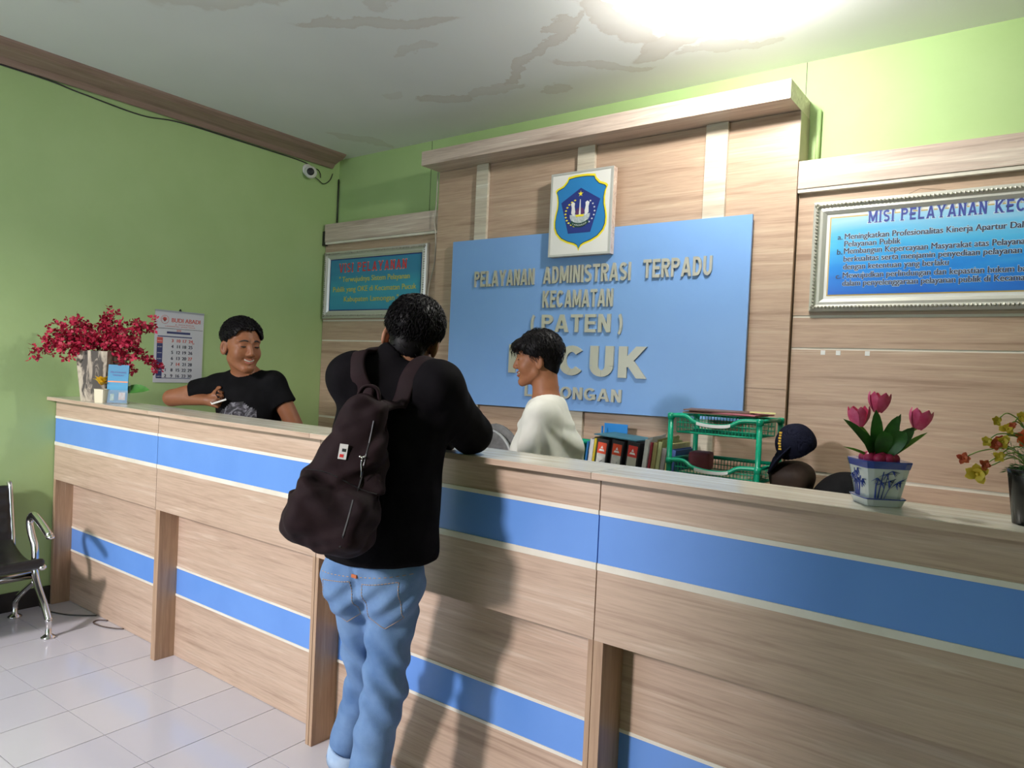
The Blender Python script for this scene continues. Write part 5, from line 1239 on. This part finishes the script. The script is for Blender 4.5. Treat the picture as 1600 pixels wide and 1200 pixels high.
# backpack, hanging low from his shoulders
bt, bb = np.array((3.074, -2.372, 1.350)), np.array((3.050, -2.465, .975))
bu = nrm(bt - bb); bo = nrm(np.array((.62, -.78, .0)) - bu * np.dot((.62, -.78, .0), bu)); br = np.cross(-bo, bu); BA = np.stack([br, -bo, bu], 1)   # right, inwards, up
bc = (bt + bb) / 2
def bpk(P):
    Q = (P - bc.astype(np.float32)) @ BA.astype(np.float32)      # x right, y towards his back, z up
    z = (Q[:, 2] + .21) / .42; zc = np.clip(z, 0, 1)
    hw = .126 - .070 * zc ** 1.25 ; hd_ = .085 - .048 * zc ** 1.1; xo = -.004 + .010 * zc - .016 * (1 - zc) ** 2
    qx = np.abs(Q[:, 0] - xo) / hw; qy = np.abs(Q[:, 1]) / hd_
    rad = (qx ** 2.6 + qy ** 2.6) ** (1 / 2.6)
    d = (rad - 1) * np.minimum(hw, hd_) * .8
    d = smax(d, np.abs(Q[:, 2]) - .212 - .01 * np.cos(Q[:, 0] * 20), .045)
    pocket = rbox(Q, (-.016, -.076, -.110), (.096, .036, .075), .030); d = smin(d, pocket, .03)
    d = d + .009 * wav(P, 41, 22) + .006 * wav(P * np.array((1, 1, 2.2), np.float32), 42, 45) + .0025 * wav(P, 44, 95)
    d = d + .006 * np.sin(Q[:, 2] * 70 + Q[:, 0] * 55) * np.exp(-((Q[:, 2] + .06) / .05) ** 2)
    return d
nyl = None
black_cl.node_tree.nodes['Principled BSDF'].inputs['Specular IOR Level'].default_value = .06
nyl = mottled('maroon_black_nylon', (.010, .0035, .0050), (.016, .006, .008), .8, 12, .1, 200)
nyl.node_tree.nodes['Principled BSDF'].inputs['Specular IOR Level'].default_value = .22
t = thing('backpack', 'dark maroon-black backpack hanging low on the back of the man leaning on the counter', 'backpack', tuple(bb))
obj('bag_body', sculpt(bpk, bc - .32, bc + .32, .0055), nyl, t, smooth=True)
BP = lambda x, y, z: bc + BA @ np.array((x, y, z))
tag_ = project(bpk, [BP(-.022, -.25, .052)], BA[:, 1])[0]
bm = B()
cx_ = Vector(tag_) - Vector(BA[:, 1]) * .004; RB = Matrix(BA.tolist()) @ Matrix.Rotation(-.10, 3, 'Y')
box(bm, cx_.x - .011, cx_.x + .011, cx_.y - .002, cx_.y + .002, cx_.z - .020, cx_.z + .020, .0008, RB, cx_); tg = obj('woven_tag', bm, mat('tag_white', (.62, .60, .58), .6), t, label='small white woven tag')
for dz, m_ in ((.004, ink), (-.011, red)):
    c2 = cx_ + RB @ Vector((-.002 if dz < 0 else .002, -.0025, dz)); bm = B(); box(bm, c2.x - .005, c2.x + .005, c2.y - .0004, c2.y + .0004, c2.z - .004, c2.z + .004, 0, RB, c2); obj('tag_mark', bm, m_, tg)
pts = project(bpk, [BP(.030 + .012 * math.sin(k / 11 * 2), -.25, .15 - .030 * k) for k in range(12)], BA[:, 1])
bm = B(); tube(bm, pts, .0030, 5, flat=.5); obj('zip', bm, M['black'], t)
pts = project(bpk, [BP(-.13 + .022 * k, -.25, -.022 + .012 * math.sin(k * .5)) for k in range(11)], BA[:, 1])
bm = B(); tube(bm, pts, .0028, 5, flat=.5); obj('pocket_zip', bm, M['black'], t)
bm = B(); k0 = project(bpk, [BP(.030, -.25, .045)], BA[:, 1])[0] - Vector(BA[:, 1]) * .004
tube(bm, smoothpts([k0, k0 + Vector((-.001, -.001, -.012)), k0 + Vector((.002, -.002, -.03)), k0 + Vector((0, -.002, -.05))], 4), .0012, 5)
for a_ in (-1, 0, 1): ball(bm, k0 + Vector((.004 * a_, .003 * a_, .004 + .002 * abs(a_))), .0032, 8, 6)
ball(bm, k0 + Vector((.0, 0, -.004)), .003, 8, 6); obj('zip_charm', bm, M['chrome'], t, smooth=True, label='small metal charm on the zip')
bm = B(); tube(bm, smoothpts([BP(-.035, .00, .195), BP(-.022, -.012, .235), BP(.012, -.012, .238), BP(.028, 0, .20)], 6), .011, 8, flat=.45); obj('grab_loop', bm, nyl, t, smooth=True)
# shoulder straps laid on the jacket: start at the bag, over the shoulder
def strap(pts, wdt, sd):
    P_ = smoothpts(pts, 8); Q_ = []
    for p in P_:
        q = np.array(p, np.float32)[None]; dd = jacket(q)[0]; e = 1e-3
        ctr = np.array((p[0] + (3.0 - p[0]) * .35, -2.225, 1.30)); out = nrm(np.array(p) - ctr); q = np.array([project(jacket, [np.array(p) + out * .12], -out)[0]]); gN = out; q = q + out * .005
        fr_ = min(len(Q_) / 9, 1); Q_.append((Vector(p) * (1 - fr_) + Vector(q[0]) * fr_, Vector(gN)))
    bm = B(); prev = None
    for i, (c, n_) in enumerate(Q_):
        tn = (Q_[min(i + 1, len(Q_) - 1)][0] - Q_[max(i - 1, 0)][0]).normalized(); s_ = tn.cross(n_).normalized()
        ring = [bm.verts.new(c + s_ * a * wdt + n_ * b) for a, b in ((-1, -.005), (-1, .002), (-.8, .006), (.8, .006), (1, .002), (1, -.005))]
        if prev:
            for k in range(6): bm.faces.new((prev[k], prev[(k + 1) % 6], ring[(k + 1) % 6], ring[k]))
        else: bm.faces.new(ring)
        prev = ring
    bm.faces.new(prev[::-1]); bmesh.ops.recalc_face_normals(bm, faces=bm.faces); return obj('shoulder_strap', bm, nyl, t, smooth=True)
strap([(3.050, -2.372, 1.335), (3.005, -2.365, 1.40), (2.970, -2.345, 1.47), (2.945, -2.28, 1.50), (2.925, -2.20, 1.47), (2.905, -2.13, 1.37)], .026, 1)
strap([(3.088, -2.362, 1.335), (3.106, -2.340, 1.40), (3.110, -2.285, 1.48), (3.098, -2.21, 1.49), (3.09, -2.13, 1.43), (3.08, -2.08, 1.35)], .026, -1)
bm = B(); tube(bm, smoothpts([BP(.045, .0, .19), BP(.062, .01, .12), BP(.080, .01, .02), BP(.088, .0, -.08), BP(.08, -.01, -.16)], 6), .015, 8, flat=.4); obj('side_strap', bm, nyl, t, smooth=True)

# ------------------------------------------------ 2: man in the black T-shirt
J = dict(pelvis=(1.30, -1.52, .90), chest=(1.345, -1.605, 1.225), neck=(1.352, -1.625, 1.398), shL=(1.478, -1.557, 1.345), shR=(1.215, -1.695, 1.318),
         elR=(.992, -1.812, 1.243), wrR=(1.215, -1.752, 1.243), elL=(1.585, -1.475, 1.095), wrL=(1.50, -1.60, .90),
         hipL=(1.385, -1.475, .86), hipR=(1.215, -1.555, .86), knL=(1.41, -1.50, .47), knR=(1.21, -1.585, .47), anL=(1.40, -1.45, .085), anR=(1.20, -1.52, .085), ff=(.5, -.86))
J = {k: np.array(v, float) for k, v in J.items()}
hc2 = (1.402, -1.692, 1.515); hA2 = axes((.97, -.13, -.30), (.06, -.02, 1)); hs2 = 1.05
f2, A, A2 = human(J, hc2, hA2, hs2, [hand(J['wrR'], (.93, .30, .03), (.4, -.80, .35), curl=.95, side=-1), hand(J['wrL'], (.2, -.3, -.9), (-.6, -.4, 0), curl=.4, side=1)], 1.)
lo, hi = bounds(J, hc2)
p2_ = thing('person', 'smiling man in a black T-shirt behind the counter, holding a phone', 'person', (1.3, -1.5, 0))
sk2 = skin('mid_brown_skin', (.25, .098, .045), (.20, .075, .033))
obj('body', sculpt(f2, lo, hi, .0062), sk2, p2_, smooth=True)
fh2 = headsdf(hc2, hA2, hs2, 1.)
obj('face', sculpt(lambda P: np.maximum(fh2(P) - .0006, np.linalg.norm(P - np.array(hc2, np.float32), axis=1) - .14), np.array(hc2) - .16, np.array(hc2) + .16, .0034), sk2, p2_, smooth=True, label='smiling face looking down')
face_bits(p2_, hc2, hA2, hs2, fh2, 1.)
obj('hair', sculpt(hairf(hc2, hA2, hs2, .010, .0, -.045, 1.1), np.array(hc2) - .17, np.array(hc2) + .17, .0036), hair_m, p2_, smooth=True)
strands(p2_, hairf(hc2, hA2, hs2, .010, .0, -.045, 1.1), hc2, hA2, hs2, 2, 2200, flow=(.25, -.9, .25), zmin=-.03, ln=.022)
def tee(J, A, A2, hem, cut, g=.014, slv=.020, folds=(51, .005), extra=None):
    def f(P):
        d = torso(P, J, A, A2, g, .07)
        d = smin(d, cap(P, J['chest'] - A[:, 2] * .03, J['pelvis'], .138 + g * .6, .146 + g * .5), .05)
        for s in 'LR':
            e_, s_ = J['el' + s], J['sh' + s]; ax = nrm(e_ - s_); c = s_ + (e_ - s_) * cut[s]; q = (P - c.astype(np.float32)) @ ax.astype(np.float32)
            sl_ = smax(cap(P, s_, s_ + (e_ - s_) * .9, .052 + slv, .064 + slv), q, .006); d = smin(d, smax(sl_, -cap(P, c - ax * .02, c + ax * .10, .042 + slv), .006), .035)
        d = d + folds[1] * wav(P, folds[0], 28) + .5 * folds[1] * wav(P, folds[0] + 1, 62)
        if extra: d = d + extra(P)
        nb = J['neck']; d = smax(d, -cap(P, nb - A[:, 2] * .030, nb + A[:, 2] * .2 + A[:, 1] * .03, .066, .072), .008)
        d = smax(d, hem - P[:, 2], .01)
        return d
    return f
tf2 = tee(J, A, A2, .86, dict(L=.42, R=.52), slv=.002, g=.006)
btee = mottled('black_cotton', (.0045, .0045, .005), (.007, .007, .008), .85, 14)
btee.node_tree.nodes['Principled BSDF'].inputs['Specular IOR Level'].default_value = .05
ts = obj('t_shirt', sculpt(tf2, lo, hi, .0065), btee, p2_, smooth=True, label='black T-shirt with a faded grey print')
# printed patch on the chest, a real piece of the shirt surface lifted slightly
bm = B(); n_ = 22; grid = []
cR_ = A[:, 0]; cU = A[:, 2]; c0_ = np.array((1.36, -1.62, 1.185)) + A[:, 1] * .35
src = [c0_ - cR_ * (.095 * (2 * i / n_ - 1)) + cU * (.085 * (2 * j / n_ - 1)) for j in range(n_ + 1) for i in range(n_ + 1)]
pp = project(tf2, src, -A[:, 1], True); vv = [bm.verts.new(p + Vector(A[:, 1]) * .0015) for p in pp]
rr = random.Random(2)
for j in range(n_):
    for i in range(n_):
        u, v = 2 * (i + .5) / n_ - 1, 2 * (j + .5) / n_ - 1
        if u * u * .9 + v * v * .8 < .85 + .12 * math.sin(5 * math.atan2(v, u)): bm.faces.new((vv[j * (n_ + 1) + i], vv[j * (n_ + 1) + i + 1], vv[(j + 1) * (n_ + 1) + i + 1], vv[(j + 1) * (n_ + 1) + i]))
for v in [v for v in bm.verts if not v.link_faces]: bm.verts.remove(v)
bmesh.ops.recalc_face_normals(bm, faces=bm.faces)
gp = mat('grey_print', (.05, .05, .06), .8); N, L, b_ = nodes(gp); nz = noise_chain(gp, (1, 1, 1), 16, 4, .6, 2.2); r_ = ramp(gp, nz.outputs[0], [(.42, (.012, .012, .014)), (.52, (.06, .055, .07)), (.60, (.20, .20, .22)), (.68, (.02, .02, .022))]); L.new(r_.outputs[0], b_.inputs['Base Color'])
obj('shirt_print', bm, gp, ts, smooth=True, label='faded grey abstract print')
def trous(J, A2, top):
    def f(P):
        d = ell(P, J['pelvis'] + (0, 0, -.03), (.158, .115, .13), A2)
        for s in 'LR': d = smin(d, smin(cap(P, J['hip' + s], J['kn' + s], .092, .074), cap(P, J['kn' + s], J['an' + s], .074, .058), .03), .02)
        d = smax(d, P[:, 2] - top, .005) + .004 * wav(P, 61, 30)
        return np.maximum(d, .055 - P[:, 2])
    return f
def shoes(par, J, m):
    for s in 'LR':
        a = J['an' + s]; ff = np.array((*J['ff'], 0))
        def sh(P): return np.maximum(smin(cap(P, a + (0, 0, -.042), a + ff * .15 + (0, 0, -.052), .044, .036), cap(P, a + (0, 0, -.01), a + (0, 0, -.05), .044, .044), .02), .002 - P[:, 2])
        obj('shoe', sculpt(sh, a - .22 * np.array((1, 1, .45)), a + .22 * np.array((1, 1, .3)), .009), m, par, smooth=True)
obj('trousers', sculpt(trous(J, A2, .93), (lo[0], lo[1], 0), (hi[0], hi[1], 1.0), .011), mottled('dark_trousers', (.02, .02, .03), (.03, .03, .04), .8, 20), p2_, smooth=True); shoes(p2_, J, shoe)
# phone in his right hand
pc = Vector(J['wrR']) + Vector((.100, .000, .004)); RP = Matrix.Rotation(-.5, 3, 'Z') @ Matrix.Rotation(.35, 3, 'X')
t = thing('phone', 'white smartphone held over the counter by the man in the black T-shirt', 'phone', tuple(pc))
obj('phone_body', bx(pc.x - .070, pc.x + .070, pc.y - .035, pc.y + .035, pc.z - .004, pc.z + .004, .003, RP, pc), M['white'], t)
bm = bx(pc.x - .064, pc.x + .064, pc.y - .031, pc.y + .031, pc.z + .0042, pc.z + .0048, 0, RP, pc); obj('screen', bm, mat('phone_glass', (.02, .02, .025), .08), t)

# ------------------------------------------------ 3: man in the white T-shirt, in profile
J = dict(pelvis=(2.93, -1.235, .80), chest=(2.905, -1.235, 1.165), neck=(2.885, -1.225, 1.350), shL=(2.975, -1.385, 1.272), shR=(2.800, -1.090, 1.275),
         elL=(2.995, -1.430, 1.02), elR=(2.745, -1.05, 1.03), wrL=(2.86, -1.51, .88), wrR=(2.60, -1.18, .90),
         hipL=(2.97, -1.315, .77), hipR=(2.88, -1.155, .77), knL=(2.93, -1.35, .42), knR=(2.84, -1.16, .42), anL=(2.97, -1.33, .085), anR=(2.88, -1.14, .085), ff=(-.83, -.55))
J = {k: np.array(v, float) for k, v in J.items()}
hc3 = (2.846, -1.245, 1.507); hA3 = axes((-.84, -.50, -.07), (-.04, -.03, 1)); hs3 = .91
f3, A, A2 = human(J, hc3, hA3, hs3, [hand(J['wrL'], (-.8, -.3, -.3), (.2, .3, -.9), curl=.4, side=1), hand(J['wrR'], (-.8, -.5, -.2), (0, 0, -1), curl=.4, side=-1)], .5)
lo, hi = bounds(J, hc3)
p3_ = thing('person', 'man in a white T-shirt standing behind the counter, seen in profile looking left', 'person', (2.9, -1.23, 0))
sk3 = skin('tan_skin', (.36, .15, .075), (.30, .12, .06))
obj('body', sculpt(f3, lo, hi, .0062), sk3, p3_, smooth=True)
fh3 = headsdf(hc3, hA3, hs3, .5)
obj('face', sculpt(lambda P: np.maximum(fh3(P) - .0006, np.linalg.norm(P - np.array(hc3, np.float32), axis=1) - .13), np.array(hc3) - .16, np.array(hc3) + .16, .0034), sk3, p3_, smooth=True, label='face in profile')
face_bits(p3_, hc3, hA3, hs3, fh3, .5)
h3 = hairf(hc3, hA3, hs3, .015, -.014, -.070, 2.3, .0, .010)
def h3f(P):
    Q = (P - np.array(hc3, np.float32)) @ hA3.astype(np.float32); d = h3(P)
    fr = ell(Q, (0, .070, .066), (.062, .034, .026)); fr = smin(fr, ell(Q, (.0, .094, .052), (.045, .016, .018)), .015)
    return smin(d, fr + .004 * wav(P, 77, 90), .012)
obj('hair', sculpt(h3f, np.array(hc3) - .17, np.array(hc3) + .17, .0036), hair_m, p3_, smooth=True)
strands(p3_, h3f, hc3, hA3, hs3, 3, 800)
bm = B(); rr = random.Random(5)
for k in range(30):
    a = rr.uniform(-1.0, 1.0) if k < 30 else rr.uniform(-3.1, 3.1); el = rr.uniform(.0, .3) if k < 30 else rr.uniform(-.1, .9)
    d = np.array((math.sin(a) * math.cos(el), math.cos(a) * math.cos(el), math.sin(el))); p0 = np.array((0, -.012, .045)) + d * np.array((.082, .10, .088)); tip = p0 + np.array((d[0] * .010, d[1] * .012 + .002, -.022 if k < 30 else -.010)) 
    mid = (p0 + tip) / 2 + d * .007; tube(bm, [Vector(np.array(hc3) + hA3 @ p) for p in (p0, mid, tip)], [.0022, .0018, .0004], 4)
obj('fringe_strands', bm, hair_m, p3_, kind='stuff')
def ex3(P):     # folds that run down from the shoulder
    c = J['shL'].astype(np.float32); q = P - c; ang = np.arctan2(q @ A[:, 1].astype(np.float32), -q[:, 2] + .02); r = np.linalg.norm(q, axis=1)
    return .007 * np.sin(ang * 12 + 1 + 8 * r) * np.exp(-((r - .20) / .10) ** 2) * np.clip(-q[:, 2] / .05, 0, 1)
tf3 = tee(J, A, A2, .74, dict(L=.80, R=.80), g=.018, slv=.026, folds=(71, .004), extra=ex3)
obj('t_shirt', sculpt(tf3, lo, hi, .0062), mottled('white_cotton', (.66, .66, .60), (.70, .70, .64), .85, 20), p3_, smooth=True, label='loose white T-shirt')
obj('trousers', sculpt(trous(J, A2, .84), (lo[0], lo[1], 0), (hi[0], hi[1], .95), .011), bpy.data.materials['dark_trousers'], p3_, smooth=True); shoes(p3_, J, shoe)
